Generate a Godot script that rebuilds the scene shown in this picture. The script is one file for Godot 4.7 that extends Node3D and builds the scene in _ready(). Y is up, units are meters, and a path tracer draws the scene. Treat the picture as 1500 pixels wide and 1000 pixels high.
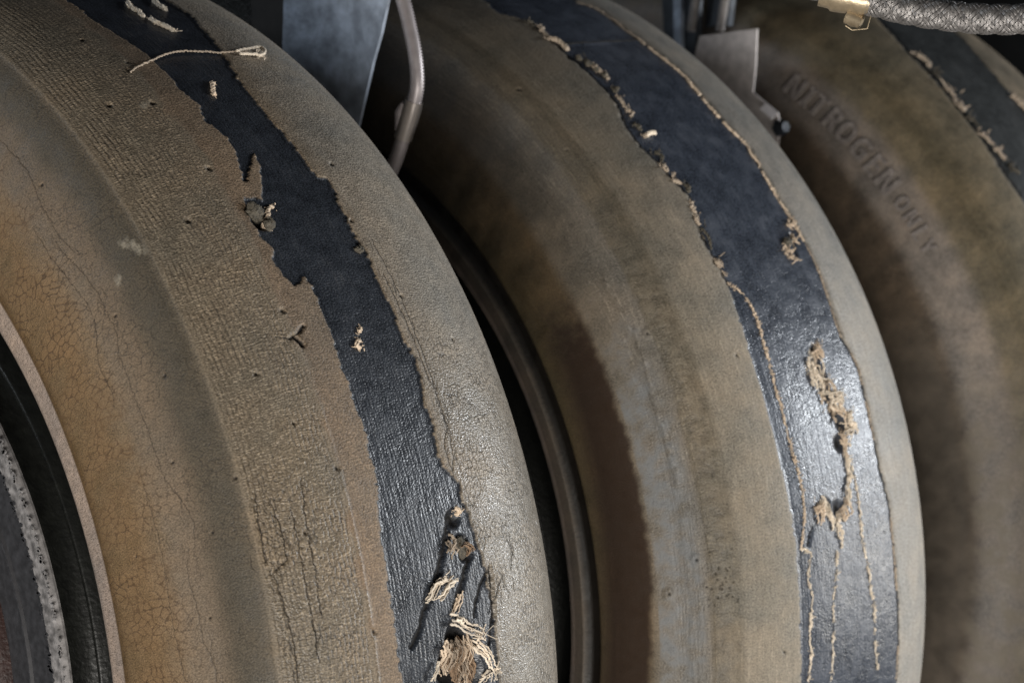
extends Node3D
# Three worn aircraft tyres side by side on one axle (the x axis), seen close up.
# Every tyre is one surface of revolution: a profile, a skin (colour, relief, gloss) computed over a quarter of the ring and mirrored round it, and the torn cords on top.

const RADIUS := 0.565
const SPACING := 0.4564
const PHI0 := 15.0
const PHI1 := 105.0
const S0 := -335.0
const S1 := 200.0

var profile := PackedVector2Array()   # (along the axle, radius), densely
var run := PackedFloat32Array()       # millimetres along the profile, 0 at the crown
var table := PackedVector2Array()     # the profile at every millimetre from -335
var slope := PackedVector2Array()     # its outward normal there
var mats := {}
var rng := RandomNumberGenerator.new()

# where the marks lie on each tyre: (degrees round the axle from the top, millimetres across the profile from the crown)
var marks := {
	"0_blue_left": [[Vector2(23.85, -51.8), Vector2(27.16, -52.7), Vector2(29.56, -49.6), Vector2(31.04, -44.4), Vector2(33.32, -40.5), Vector2(35.31, -39), Vector2(37.94, -38.9), Vector2(39.62, -35.1), Vector2(41.46, -39), Vector2(43.25, -32.6), Vector2(44.71, -30.9), Vector2(46.38, -37.5), Vector2(47.98, -44.1), Vector2(49.2, -50.2), Vector2(50.91, -54), Vector2(51.85, -52.4), Vector2(52.63, -53.5), Vector2(53.53, -49.2), Vector2(54.66, -52.5), Vector2(56.43, -49.4), Vector2(57.08, -43.1), Vector2(56.24, -32.9), Vector2(57.81, -30.2), Vector2(59.61, -32.7), Vector2(60.4, -30.3), Vector2(63.03, -34.1), Vector2(65.42, -34.3), Vector2(67.19, -32.6), Vector2(68.71, -32.2), Vector2(70.18, -33.8), Vector2(71.33, -33.3), Vector2(72.62, -35.6), Vector2(75.76, -42.3), Vector2(78.16, -42.3), Vector2(80.55, -42.6), Vector2(83.67, -43.9), Vector2(85.98, -43.4)]],
	"0_blue_right": [[Vector2(24.29, 38.5), Vector2(26.76, 41.1), Vector2(30.04, 33.6), Vector2(33.51, 27.5), Vector2(37.47, 18.1), Vector2(39.5, 17.7), Vector2(41.58, 17.3), Vector2(43.66, 21.5), Vector2(46.04, 21.6), Vector2(47.72, 24.3), Vector2(48.19, 32.6), Vector2(49.51, 31.2), Vector2(51.05, 28.7), Vector2(53.29, 27), Vector2(55.14, 29.8), Vector2(57.47, 27.8), Vector2(59.6, 30.1), Vector2(61.81, 28.5), Vector2(63.65, 33.1), Vector2(65.6, 31.1), Vector2(67.13, 27.9), Vector2(68.86, 29), Vector2(71.04, 24.8), Vector2(72.3, 31.7), Vector2(73.41, 38.7), Vector2(74.64, 36.8), Vector2(76.33, 42.7), Vector2(77.98, 43.6), Vector2(80.02, 47), Vector2(83.01, 47.8), Vector2(85.48, 47.3), Vector2(87.85, 46.6)]],
	"0_tongue": [[Vector2(44.7, -15.3), Vector2(46.76, -33), Vector2(49.21, -49.1), Vector2(49.51, -35.1), Vector2(46.54, -20.6)]],
	"0_crack": [[Vector2(45.05, -191.5), Vector2(46.95, -190), Vector2(49.68, -184.1), Vector2(51.47, -182.6), Vector2(53.45, -182.9), Vector2(55.02, -181.9), Vector2(56.95, -188.1), Vector2(59.46, -187.8), Vector2(61.39, -189.1), Vector2(63.09, -187.5), Vector2(65.41, -187.7), Vector2(67.73, -186.9), Vector2(69.95, -178.4), Vector2(71.71, -174.4), Vector2(73.04, -177)], [Vector2(74.27, -185.5), Vector2(76.24, -187.5), Vector2(78.77, -185.3), Vector2(80.93, -185.1), Vector2(82.26, -180.3), Vector2(84.09, -178.5)], [Vector2(66.26, -203.9), Vector2(69.03, -203.8), Vector2(71.91, -203.9), Vector2(74.74, -204.8), Vector2(77.31, -206.2), Vector2(79.56, -206.9), Vector2(82.95, -203.9), Vector2(83.96, -203.5)], [Vector2(42.41, -200.4), Vector2(45.82, -200.9), Vector2(48.75, -197.4), Vector2(51.5, -192.9), Vector2(53.83, -195.3), Vector2(56.56, -205.8), Vector2(60.06, -204.5)], [Vector2(70.75, -125.2), Vector2(72.81, -128.3), Vector2(75.93, -129.8)], [Vector2(71.45, -117.6), Vector2(74.14, -114.4), Vector2(76.06, -115.2), Vector2(76.8, -125.9), Vector2(78.16, -123.8), Vector2(81.12, -120.6), Vector2(84.55, -120.3)], [Vector2(72.9, -104.9), Vector2(78.53, -105.7), Vector2(83.32, -104.9)], [Vector2(70.73, -92.9), Vector2(73.57, -96.7), Vector2(77.4, -97.7), Vector2(80.24, -98.9)], [Vector2(53.83, 41.1), Vector2(58.36, 43.1), Vector2(61.4, 42.4), Vector2(63.97, 42.4), Vector2(67.3, 41.3), Vector2(70.05, 41.8), Vector2(71.89, 37.8)], [Vector2(56.79, 36), Vector2(60.24, 38.1), Vector2(64.09, 38.4), Vector2(65.7, 39.3)], [Vector2(77.53, 79), Vector2(79.04, 78.5), Vector2(80.22, 73.5)], [Vector2(80.3, 63.1), Vector2(81.65, 54.8), Vector2(82.93, 43.7)], [Vector2(67.81, 40.5), Vector2(69.13, 42), Vector2(70.31, 34.1), Vector2(72.35, 34.9)], [Vector2(33.55, -179.4), Vector2(38.01, -178.5), Vector2(41.49, -185.2), Vector2(44.89, -187.1), Vector2(47.22, -182.7)]],
	"0_cut": [[Vector2(75.11, 25.4), Vector2(77.03, 16.1), Vector2(78.82, 5.8), Vector2(80.21, -3.2), Vector2(81.38, -13.2), Vector2(82.91, -21.7), Vector2(83.84, -30.7)], [Vector2(78.59, 35.3), Vector2(79.68, 27.3), Vector2(81.01, 19.2), Vector2(81.88, 13.5)]],
	"0_cutthin": [[Vector2(79.61, 51.5), Vector2(80.67, 41.3), Vector2(82, 33.1), Vector2(82.92, 30.1)], [Vector2(79.52, 52.4), Vector2(81.07, 50.2), Vector2(82.78, 48.9), Vector2(84.42, 44), Vector2(85.81, 39.2)]],
	"0_hole": [[Vector2(75.71, 25.6), Vector2(77.49, 28.7), Vector2(78.38, 31.7), Vector2(50.37, -47.6), Vector2(51.44, -46.8)]],
	"0_pit": [[Vector2(84.59, 14.8), Vector2(85.84, 16.4), Vector2(87.2, 20.1), Vector2(86.34, 4.7)]],
	"0_dots": [[Vector2(40.03, -176.5), Vector2(60.4, -161.5), Vector2(53.92, -178.3), Vector2(58.7, -64.5), Vector2(62.79, -100.6), Vector2(66.81, -177.7), Vector2(79.17, -177.2), Vector2(73.04, -229), Vector2(46.67, 45.3), Vector2(38.94, -71.3), Vector2(38, -100.8), Vector2(46.13, -63.9), Vector2(50.06, -99.8), Vector2(74.49, -98.9), Vector2(70.57, -64.3), Vector2(58.77, 43.7), Vector2(62.59, 78.8), Vector2(77.3, 132.2), Vector2(82.15, -61.3), Vector2(72.91, -162.1), Vector2(34.94, -66.5), Vector2(33.91, -62.7), Vector2(52.09, 31.8), Vector2(30.17, -78.7), Vector2(66.89, -86.5), Vector2(69.6, -135.5)]],
	"0_star": [[Vector2(60.54, -78.2), Vector2(60.85, -68.6), Vector2(60.72, -63.6), Vector2(61.01, -62.5), Vector2(61.49, -59.4), Vector2(60.05, -52.1), Vector2(60.58, -59.6)]],
	"0_smear": [[Vector2(49.64, -145.4), Vector2(50.15, -142.1), Vector2(50.75, -139.3), Vector2(51.68, -164.5), Vector2(38.97, -78.3)]],
	"0_cord_long": [[Vector2(35.25, -68.4), Vector2(34.81, -59.9), Vector2(34.51, -51), Vector2(33.91, -39.4), Vector2(33.43, -27.1), Vector2(33.12, -13.9), Vector2(33.09, 0.2), Vector2(33.15, 12.5), Vector2(33.31, 25.7), Vector2(33.33, 40.6), Vector2(33.29, 52.3)]],
	"0_loop": [[Vector2(33.43, 39.9), Vector2(33.08, 53.8), Vector2(32.82, 66.7), Vector2(33.31, 68.1), Vector2(34.03, 59.4), Vector2(33.9, 50), Vector2(33.83, 40.5)]],
	"0_cord": [[Vector2(24.26, -0.2), Vector2(25.5, -5.3), Vector2(26.43, -3.9), Vector2(27.07, -4.3)], [Vector2(27.45, -1.2), Vector2(28.18, -1.6), Vector2(28.67, 1.5), Vector2(29.27, 4.5), Vector2(29.62, 6.7)], [Vector2(24.02, 25.9), Vector2(25.17, 22.6), Vector2(25.98, 23.5)], [Vector2(37.06, -6.1), Vector2(37.81, -10.8), Vector2(38.55, -13.7)], [Vector2(50.13, -30.6), Vector2(50.51, -36.4), Vector2(51.1, -39.6), Vector2(51.59, -44.6), Vector2(51.98, -43)], [Vector2(60.82, -4.8), Vector2(61.11, -7.4)], [Vector2(61.72, -10.9), Vector2(62.11, -14.5), Vector2(62.36, -11.9)], [Vector2(74.99, 30.4), Vector2(75.23, 33), Vector2(75.44, 30.4)]],
	"0_straw": [[Vector2(79.52, 12.6), Vector2(79.8, 6.1), Vector2(79.97, -0.7), Vector2(80.81, -7.6), Vector2(80.95, -10.4)], [Vector2(80.09, 17.2), Vector2(80.18, 8.5), Vector2(80.78, 1.4), Vector2(80.93, -6.6)], [Vector2(80.94, 20.6), Vector2(81.69, 16.5), Vector2(82.52, 8.4)], [Vector2(82.55, 7.7), Vector2(82.85, 15.7), Vector2(83.36, 22), Vector2(83.88, 31.2), Vector2(84.22, 33.3)], [Vector2(84.47, 26.2), Vector2(85.44, 32.9), Vector2(86.17, 37.4), Vector2(87.01, 41.9)], [Vector2(85.27, -9.4), Vector2(85.87, -13.4), Vector2(86.5, -18)], [Vector2(86.96, 35.1), Vector2(87.54, 31.7)], [Vector2(77.05, 17.3), Vector2(77.57, 18.6), Vector2(78.22, 13.7)], [Vector2(77.92, 24.9), Vector2(77.79, 31.9), Vector2(78.16, 36.3), Vector2(78.55, 33.3)], [Vector2(84.02, -1.8), Vector2(84.79, 0.3), Vector2(85.56, 2.4), Vector2(86.62, 6.3)], [Vector2(84.64, 5), Vector2(85.47, 7.7), Vector2(86.48, 11.7), Vector2(87.16, 13.5)], [Vector2(84.7, 20.6), Vector2(85.62, 24.6), Vector2(86.56, 27.4), Vector2(87.46, 27.8)]],
	"1_blue_left": [[Vector2(24.44, -75.7), Vector2(26.51, -81.1), Vector2(28.97, -65.3), Vector2(31.53, -65.1), Vector2(34.12, -68.1), Vector2(37.37, -65.1), Vector2(41.22, -63.7), Vector2(44.79, -74.6), Vector2(46.91, -74.4), Vector2(49.13, -69.1), Vector2(51.26, -63.4), Vector2(52.99, -59.2), Vector2(54.85, -65.7), Vector2(56.3, -69.1), Vector2(58.03, -69.3), Vector2(59.85, -66.6), Vector2(61.32, -67), Vector2(67.63, -72.2), Vector2(72.33, -72.6), Vector2(76.48, -72.3), Vector2(80.94, -69.8), Vector2(85.68, -69.9), Vector2(90.37, -71.2), Vector2(95.08, -69.2)]],
	"1_blue_right": [[Vector2(25.66, 26.5), Vector2(27.33, 38.4), Vector2(31.43, 35.7), Vector2(34.3, 38.7), Vector2(39.17, 45.8), Vector2(42.03, 41.2), Vector2(45.05, 42.5), Vector2(48.06, 51.4), Vector2(50.96, 46.3), Vector2(54.15, 45.6), Vector2(56.8, 48.6), Vector2(58.39, 49.6), Vector2(61.09, 50.3), Vector2(64.31, 46.1), Vector2(67.44, 44.4), Vector2(69.99, 53.5), Vector2(72.41, 51.7), Vector2(75.03, 50.5), Vector2(77.97, 49.6), Vector2(79.14, 48.9), Vector2(81.98, 54.3), Vector2(85.5, 54.5), Vector2(89.05, 55.6), Vector2(92.85, 58), Vector2(97.81, 59.4)]],
	"1_edge": [[Vector2(61.14, -66), Vector2(62.6, -53.6), Vector2(64.69, -50.9), Vector2(66.3, -53.2), Vector2(68.51, -54.6), Vector2(71.02, -56.4), Vector2(74.16, -56.1), Vector2(76.45, -56.3), Vector2(77.04, -54.9), Vector2(79.35, -53.1), Vector2(81.57, -55.7), Vector2(84.08, -64.1)], [Vector2(84.08, -64.1), Vector2(84.61, -53.1), Vector2(86.59, -59.6), Vector2(88.19, -55.5), Vector2(90.57, -59.9), Vector2(93.47, -58.4), Vector2(95.22, -61.5)], [Vector2(84.97, -21.3), Vector2(86.46, -24.2), Vector2(89.22, -30.2), Vector2(92.07, -31.9), Vector2(95.8, -32.2)], [Vector2(77.86, 12.2), Vector2(80.38, 14.2), Vector2(82.51, 13.8), Vector2(84.57, 12.7), Vector2(86.78, 16.9), Vector2(89.15, 19.5), Vector2(90.39, 23.5), Vector2(93.16, 23.5), Vector2(96.48, 30.5)]],
	"1_wound": [[Vector2(67.93, 10.3), Vector2(68.6, -0.2), Vector2(70, -8.6), Vector2(70.8, 8.3), Vector2(71.87, -1.8), Vector2(72.28, 20.9), Vector2(73.04, 2.3), Vector2(74.11, 25.3), Vector2(75.24, 21), Vector2(75.53, 8.1), Vector2(77.38, 7.3), Vector2(79, 7), Vector2(81.18, -1.4), Vector2(82.12, -14.3), Vector2(83.77, -18.5)], [Vector2(81.13, -40.9), Vector2(80.68, -33), Vector2(81.36, -25.9), Vector2(82.35, -24.6)]],
	"1_woundpit": [[Vector2(68.34, 3.8), Vector2(69.5, -0.1), Vector2(70.44, 2.7), Vector2(71.9, 0.7), Vector2(73.44, 5.2), Vector2(74.67, 9.5), Vector2(76.31, 1.8), Vector2(81.17, -27.2), Vector2(81.54, -14.8)]],
	"1_bits": [[Vector2(56.62, 41.4), Vector2(58.09, 35.5), Vector2(58.97, 19.5), Vector2(59.66, 22.2)]],
	"1_cut": [[Vector2(57.09, 39.8), Vector2(58.75, 32.9), Vector2(59.74, 30.8)], [Vector2(82.43, -47.8), Vector2(84, -55.4)]],
	"1_bits_left": [[Vector2(29.19, -67.1), Vector2(30.02, -60.5), Vector2(32.07, -67.2), Vector2(36, -56.4), Vector2(36.79, -52.4), Vector2(37.85, -48.9), Vector2(39.98, -55.6), Vector2(41.04, -58.3), Vector2(42.8, -60), Vector2(44.43, -64.4), Vector2(45.93, -63.6), Vector2(45.94, -58.2), Vector2(47.81, -65.4), Vector2(49.2, -65.7), Vector2(50.85, -65.3), Vector2(51.59, -56.2), Vector2(53.31, -61.3), Vector2(54.66, -64.5), Vector2(56.03, -65.2), Vector2(58.99, -67.2), Vector2(60.33, -64.7)]],
	"1_ridge": [[Vector2(56.27, -166.3), Vector2(59.17, -166), Vector2(62.17, -162), Vector2(65.52, -161.7), Vector2(68.61, -165.7), Vector2(72.48, -164.3), Vector2(77.49, -163.5)]],
	"1_stain": [[Vector2(54.02, -196.9), Vector2(58.09, -194.6), Vector2(63.22, -194.8), Vector2(68.73, -196.7), Vector2(74.18, -195.2), Vector2(79.41, -197.8), Vector2(85.31, -200.3), Vector2(90.67, -204.6)]],
	"1_cluster": [[Vector2(84.44, -136.8), Vector2(86.81, -133.4), Vector2(87.32, -144.6), Vector2(85.69, -129.7)]],
	"1_dots": [[Vector2(63.25, -151.4), Vector2(67.38, -85.4), Vector2(92.29, -87.6), Vector2(83.66, -158.2), Vector2(86.1, -152), Vector2(86.66, -184), Vector2(36.45, -131.6), Vector2(44.59, -135.7)]],
	"2_blue_left": [[Vector2(30.3, -42.8), Vector2(36.84, -61.3), Vector2(41.24, -63.6), Vector2(45.74, -67.7), Vector2(49.72, -69), Vector2(53.59, -70.3), Vector2(56.21, -67.3)]],
	"2_right": [[Vector2(34.06, 51.7), Vector2(39, 35.7), Vector2(42.79, 29.2), Vector2(45.32, 33)]],
	"2_edge": [[Vector2(37.32, -53.7), Vector2(40.1, -55.6), Vector2(42.7, -57), Vector2(44.62, -60.7), Vector2(46.47, -64.1), Vector2(48.75, -63.9), Vector2(50.73, -60.5), Vector2(52.74, -56.6), Vector2(54.06, -49.6)]],
	"2_text": [[Vector2(29.04, -188.5), Vector2(32.52, -176.5), Vector2(34.21, -178.4), Vector2(36.2, -180.5), Vector2(38.4, -181.2), Vector2(41.05, -181.1), Vector2(43.89, -180.9), Vector2(46.48, -179.4), Vector2(49.16, -175.5), Vector2(52.97, -177.3), Vector2(55.94, -173.5)]],
	"2_band": [[Vector2(54.98, -138.5), Vector2(62.82, -139.5), Vector2(69.97, -144.4), Vector2(70.98, -246.1), Vector2(71.99, -217.6), Vector2(72.84, -191.7), Vector2(73.59, -167.2), Vector2(91.9, -258.3), Vector2(91.19, -213.8), Vector2(90.93, -175.1)]],
}

# ---------------------------------------------------------------- naming

var taken := {}

func numbered(called: String) -> String:
	var n: int = taken.get(called, 0)
	taken[called] = n + 1
	return called if n == 0 else "%s_%03d" % [called, n]

func tag(o: Node3D, label := "", category := "", group := "", kind := "") -> Node3D:
	for pair in [["label", label], ["category", category], ["group", group], ["kind", kind]]:
		if pair[1]:
			o.set_meta(pair[0], pair[1])
	return o

func thing(called: String, at: Vector3, label: String, category: String, group := "") -> Node3D:
	var o := Node3D.new()
	o.name = numbered(called)
	o.position = at
	add_child(o, true)
	tag(o, label, category, group)
	return o

func part(called: String, mesh: Mesh, material: Material, parent: Node3D, label := "") -> MeshInstance3D:
	var o := MeshInstance3D.new()
	o.mesh = mesh
	o.material_override = material
	var n := 0
	o.name = called
	while parent.has_node(NodePath(String(o.name))):
		n += 1
		o.name = "%s_%03d" % [called, n]
	parent.add_child(o, true)
	if label:
		o.set_meta("label", label)
	return o

# ---------------------------------------------------------------- plain geometry

class Geo:
	var v := PackedVector3Array()
	var n := PackedVector3Array()
	var uv := PackedVector2Array()
	var c := PackedColorArray()
	var idx := PackedInt32Array()
	var tint := Color.WHITE

	func put(p: Vector3, nn: Vector3, t := Vector2.ZERO) -> int:
		v.append(p); n.append(nn); uv.append(t); c.append(tint)
		return v.size() - 1

	func tri(a: int, b: int, d: int) -> void:
		var f := (v[b] - v[a]).cross(v[d] - v[a])
		if f.dot(n[a] + n[b] + n[d]) > 0.0:   # front faces run clockwise
			idx.append_array([a, d, b])
		else:
			idx.append_array([a, b, d])

	func quad(a: int, b: int, d: int, e: int) -> void:
		tri(a, b, d); tri(a, d, e)

	func flat(points: Array, out: Vector3) -> void:
		var ids := []
		for p in points:
			ids.append(put(p, out))
		for i in range(1, ids.size() - 1):
			tri(ids[0], ids[i], ids[i + 1])

	# a tube along a path; radius may change from point to point; squash flattens it along its second axis
	func tube(path: PackedVector3Array, radii: PackedFloat32Array, sides := 6, up := Vector3.UP, squash := 1.0) -> void:
		var m := path.size()
		var first := v.size()
		var t := (path[1] - path[0]).normalized()
		var a := t.cross(up)
		if a.length() < 0.01:
			a = t.cross(Vector3.RIGHT)
		a = a.normalized()
		var along := 0.0
		for i in m:
			var tt := (path[mini(i + 1, m - 1)] - path[maxi(i - 1, 0)]).normalized()
			a = (a - tt * a.dot(tt)).normalized()
			var b := tt.cross(a)
			if i:
				along += path[i].distance_to(path[i - 1])
			for k in sides + 1:
				var w := TAU * k / sides
				var d := a * cos(w) + b * sin(w) * squash
				put(path[i] + d * radii[i], (a * cos(w) + b * sin(w) / squash).normalized(), Vector2(float(k) / sides, along))
		for i in m - 1:
			for k in sides:
				var q := first + i * (sides + 1) + k
				quad(q, q + 1, q + sides + 2, q + sides + 1)
		for e in [0, m - 1]:
			var out := (path[0] - path[1]).normalized() if e == 0 else (path[m - 1] - path[m - 2]).normalized()
			var mid := put(path[e], out)
			for k in sides:
				var q: int = first + e * (sides + 1) + k
				var p1 := put(v[q], out)
				var p2 := put(v[q + 1], out)
				tri(mid, p1, p2)

	# turns a list of (x, radius) round the x axis
	func lathe(prof: Array, steps := 160, smooth := false) -> void:
		for i in prof.size() - 1:
			var p: Vector2 = prof[i]
			var q: Vector2 = prof[i + 1]
			var nn := Vector2(-(q.y - p.y), q.x - p.x).normalized()
			var n0 := nn
			var n1 := nn
			if smooth:
				if i > 0:
					n0 = (nn + Vector2(-(p.y - prof[i - 1].y), p.x - prof[i - 1].x).normalized()).normalized()
				if i < prof.size() - 2:
					n1 = (nn + Vector2(-(prof[i + 2].y - q.y), prof[i + 2].x - q.x).normalized()).normalized()
			var first := v.size()
			for k in steps + 1:
				var w := TAU * k / steps
				put(Vector3(p.x, p.y * cos(w), p.y * sin(w)), Vector3(n0.x, n0.y * cos(w), n0.y * sin(w)), Vector2(float(k) / steps * 40.0, i * 0.37))
				put(Vector3(q.x, q.y * cos(w), q.y * sin(w)), Vector3(n1.x, n1.y * cos(w), n1.y * sin(w)), Vector2(float(k) / steps * 40.0, i * 0.37 + 0.3))
			for k in steps:
				quad(first + k * 2, first + k * 2 + 1, first + k * 2 + 3, first + k * 2 + 2)

	# a flat outline in the plane across the axle, with thickness and a small chamfer
	func plate(outline: Array, x0: float, x1: float, bevel := 0.001) -> void:
		var m := outline.size()
		var mid := Vector2.ZERO
		for q in outline:
			mid += q / m
		var rings := []
		for lay in [[x0, bevel], [x0 + bevel, 0.0], [x1 - bevel, 0.0], [x1, bevel]]:
			var ring := []
			for q in outline:
				var w: Vector2 = q + (mid - q).normalized() * float(lay[1])
				ring.append(Vector3(lay[0], w.x, w.y))
			rings.append(ring)
		for j in 3:
			for i in m:
				var e := (i + 1) % m
				var pts := [rings[j][i], rings[j][e], rings[j + 1][e], rings[j + 1][i]]
				var out: Vector3 = (pts[1] - pts[0]).cross(pts[3] - pts[0]).normalized()
				var centre := Vector3((x0 + x1) / 2, mid.x, mid.y)
				if out.dot((pts[0] + pts[2]) / 2 - centre) < 0.0:
					out = -out
				flat(pts, out)
		var poly := PackedVector2Array(outline)
		var tris := Geometry2D.triangulate_polygon(poly)
		for side in [0, 3]:
			var out := Vector3.LEFT if side == 0 else Vector3.RIGHT
			var base := v.size()
			for q in rings[side]:
				put(q, out, Vector2(q.y, q.z))
			for i in range(0, tris.size(), 3):
				tri(base + tris[i], base + tris[i + 1], base + tris[i + 2])

	# a flat sheet of metal with any outline in space
	func sheet(outline: Array, thick: float) -> void:
		var nn: Vector3 = (outline[1] - outline[0]).cross(outline[-1] - outline[0]).normalized()
		var u: Vector3 = (outline[1] - outline[0]).normalized()
		var w := nn.cross(u)
		var poly := PackedVector2Array()
		var mid := Vector3.ZERO
		for q in outline:
			poly.append(Vector2((q - outline[0]).dot(u), (q - outline[0]).dot(w)))
			mid += q / outline.size()
		var tris := Geometry2D.triangulate_polygon(poly)
		for side in [-0.5, 0.5]:
			var base := v.size()
			for i in outline.size():
				put(outline[i] + nn * thick * side, nn * signf(side), poly[i])
			for i in range(0, tris.size(), 3):
				tri(base + tris[i], base + tris[i + 1], base + tris[i + 2])
		for i in outline.size():
			var a: Vector3 = outline[i]
			var e: Vector3 = outline[(i + 1) % outline.size()]
			var out := (e - a).cross(nn).normalized()
			if out.dot((a + e) / 2 - mid) < 0.0:
				out = -out
			flat([a - nn * thick / 2, e - nn * thick / 2, e + nn * thick / 2, a + nn * thick / 2], out)

	func box(mid: Vector3, size: Vector3, bevel := 0.001) -> void:
		var h := size / 2
		plate([Vector2(mid.y - h.y, mid.z - h.z), Vector2(mid.y - h.y, mid.z + h.z), Vector2(mid.y + h.y, mid.z + h.z), Vector2(mid.y + h.y, mid.z - h.z)], mid.x - h.x, mid.x + h.x, bevel)

	func mesh() -> ArrayMesh:
		var arrays := []
		arrays.resize(Mesh.ARRAY_MAX)
		arrays[Mesh.ARRAY_VERTEX] = v
		arrays[Mesh.ARRAY_NORMAL] = n
		arrays[Mesh.ARRAY_TEX_UV] = uv
		arrays[Mesh.ARRAY_COLOR] = c
		arrays[Mesh.ARRAY_INDEX] = idx
		var m := ArrayMesh.new()
		m.add_surface_from_arrays(Mesh.PRIMITIVE_TRIANGLES, arrays)
		return m

func curve_through(points: Array, steps := 6) -> PackedVector3Array:
	var out := PackedVector3Array()
	for i in points.size() - 1:
		for k in steps:
			out.append(points[i].cubic_interpolate(points[i + 1], points[maxi(i - 1, 0)], points[mini(i + 2, points.size() - 1)], float(k) / steps))
	out.append(points[-1])
	return out

func even(value: float, count: int) -> PackedFloat32Array:
	var a := PackedFloat32Array()
	a.resize(count)
	a.fill(value)
	return a

# ---------------------------------------------------------------- the tyre's profile

func crown(x: float) -> float:
	return RADIUS - 0.1574 * pow(absf(2.0 * x / 0.4182), 3.6638)

func make_profile() -> void:
	var pts := [Vector2(-0.12, 0.378), Vector2(-0.15, 0.3815), Vector2(-0.157, 0.388), Vector2(-0.161, 0.4005), Vector2(-0.1645, 0.415), Vector2(-0.1656, 0.425), Vector2(-0.165, 0.44), Vector2(-0.1632, 0.46), Vector2(-0.1595, 0.478), Vector2(-0.1535, 0.492), Vector2(-0.1468, 0.505), Vector2(-0.1425, 0.517), Vector2(-0.1375, 0.5275), Vector2(-0.13, crown(-0.13))]
	for i in 56:
		var x := -0.125 + 0.33 * i / 55.0
		pts.append(Vector2(x, crown(x)))
	pts.append_array([Vector2(0.2085, 0.418), Vector2(0.205, 0.4), Vector2(0.19, 0.385), Vector2(0.15, 0.378)])
	for i in pts.size() - 1:
		for k in 6:
			profile.append(pts[i].cubic_interpolate(pts[i + 1], pts[maxi(i - 1, 0)], pts[mini(i + 2, pts.size() - 1)], k / 6.0))
	profile.append(pts[-1])
	var near := 0
	run.append(0.0)
	for i in range(1, profile.size()):
		run.append(run[i - 1] + 1000.0 * profile[i].distance_to(profile[i - 1]))
		if absf(profile[i].x) < absf(profile[near].x):
			near = i
	var zero := run[near]
	for i in run.size():
		run[i] -= zero
	var j := 0
	for mm in range(-335, 365):
		while j < run.size() - 2 and run[j + 1] < mm:
			j += 1
		table.append(profile[j].lerp(profile[j + 1], clampf((mm - run[j]) / (run[j + 1] - run[j]), -1.0, 2.0)))
	for i in table.size():
		var d := table[mini(i + 2, table.size() - 1)] - table[maxi(i - 2, 0)]
		slope.append(Vector2(-d.y, d.x).normalized())

func across(list: PackedVector2Array, s: float) -> Vector2:
	var f := clampf(s + 335.0, 0.0, list.size() - 1.001)
	return list[int(f)].lerp(list[int(f) + 1], f - int(f))

# a point on a tyre, lifted by some millimetres off its worn surface
func on(skin: TyreSkin, phi: float, s: float, lift := 0.0) -> Vector3:
	var p := across(table, s)
	var nn := across(slope, s)
	var up := (lift + skin.deep(phi, s)) * 0.001
	p += nn * up
	var w := deg_to_rad(phi)
	return Vector3(p.x, p.y * cos(w), p.y * sin(w))

func out_of(phi: float, s: float) -> Vector3:
	var nn := across(slope, s)
	var w := deg_to_rad(phi)
	return Vector3(nn.x, nn.y * cos(w), nn.y * sin(w))

# ---------------------------------------------------------------- the skin: colour, relief and gloss of a quarter of a tyre

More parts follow.
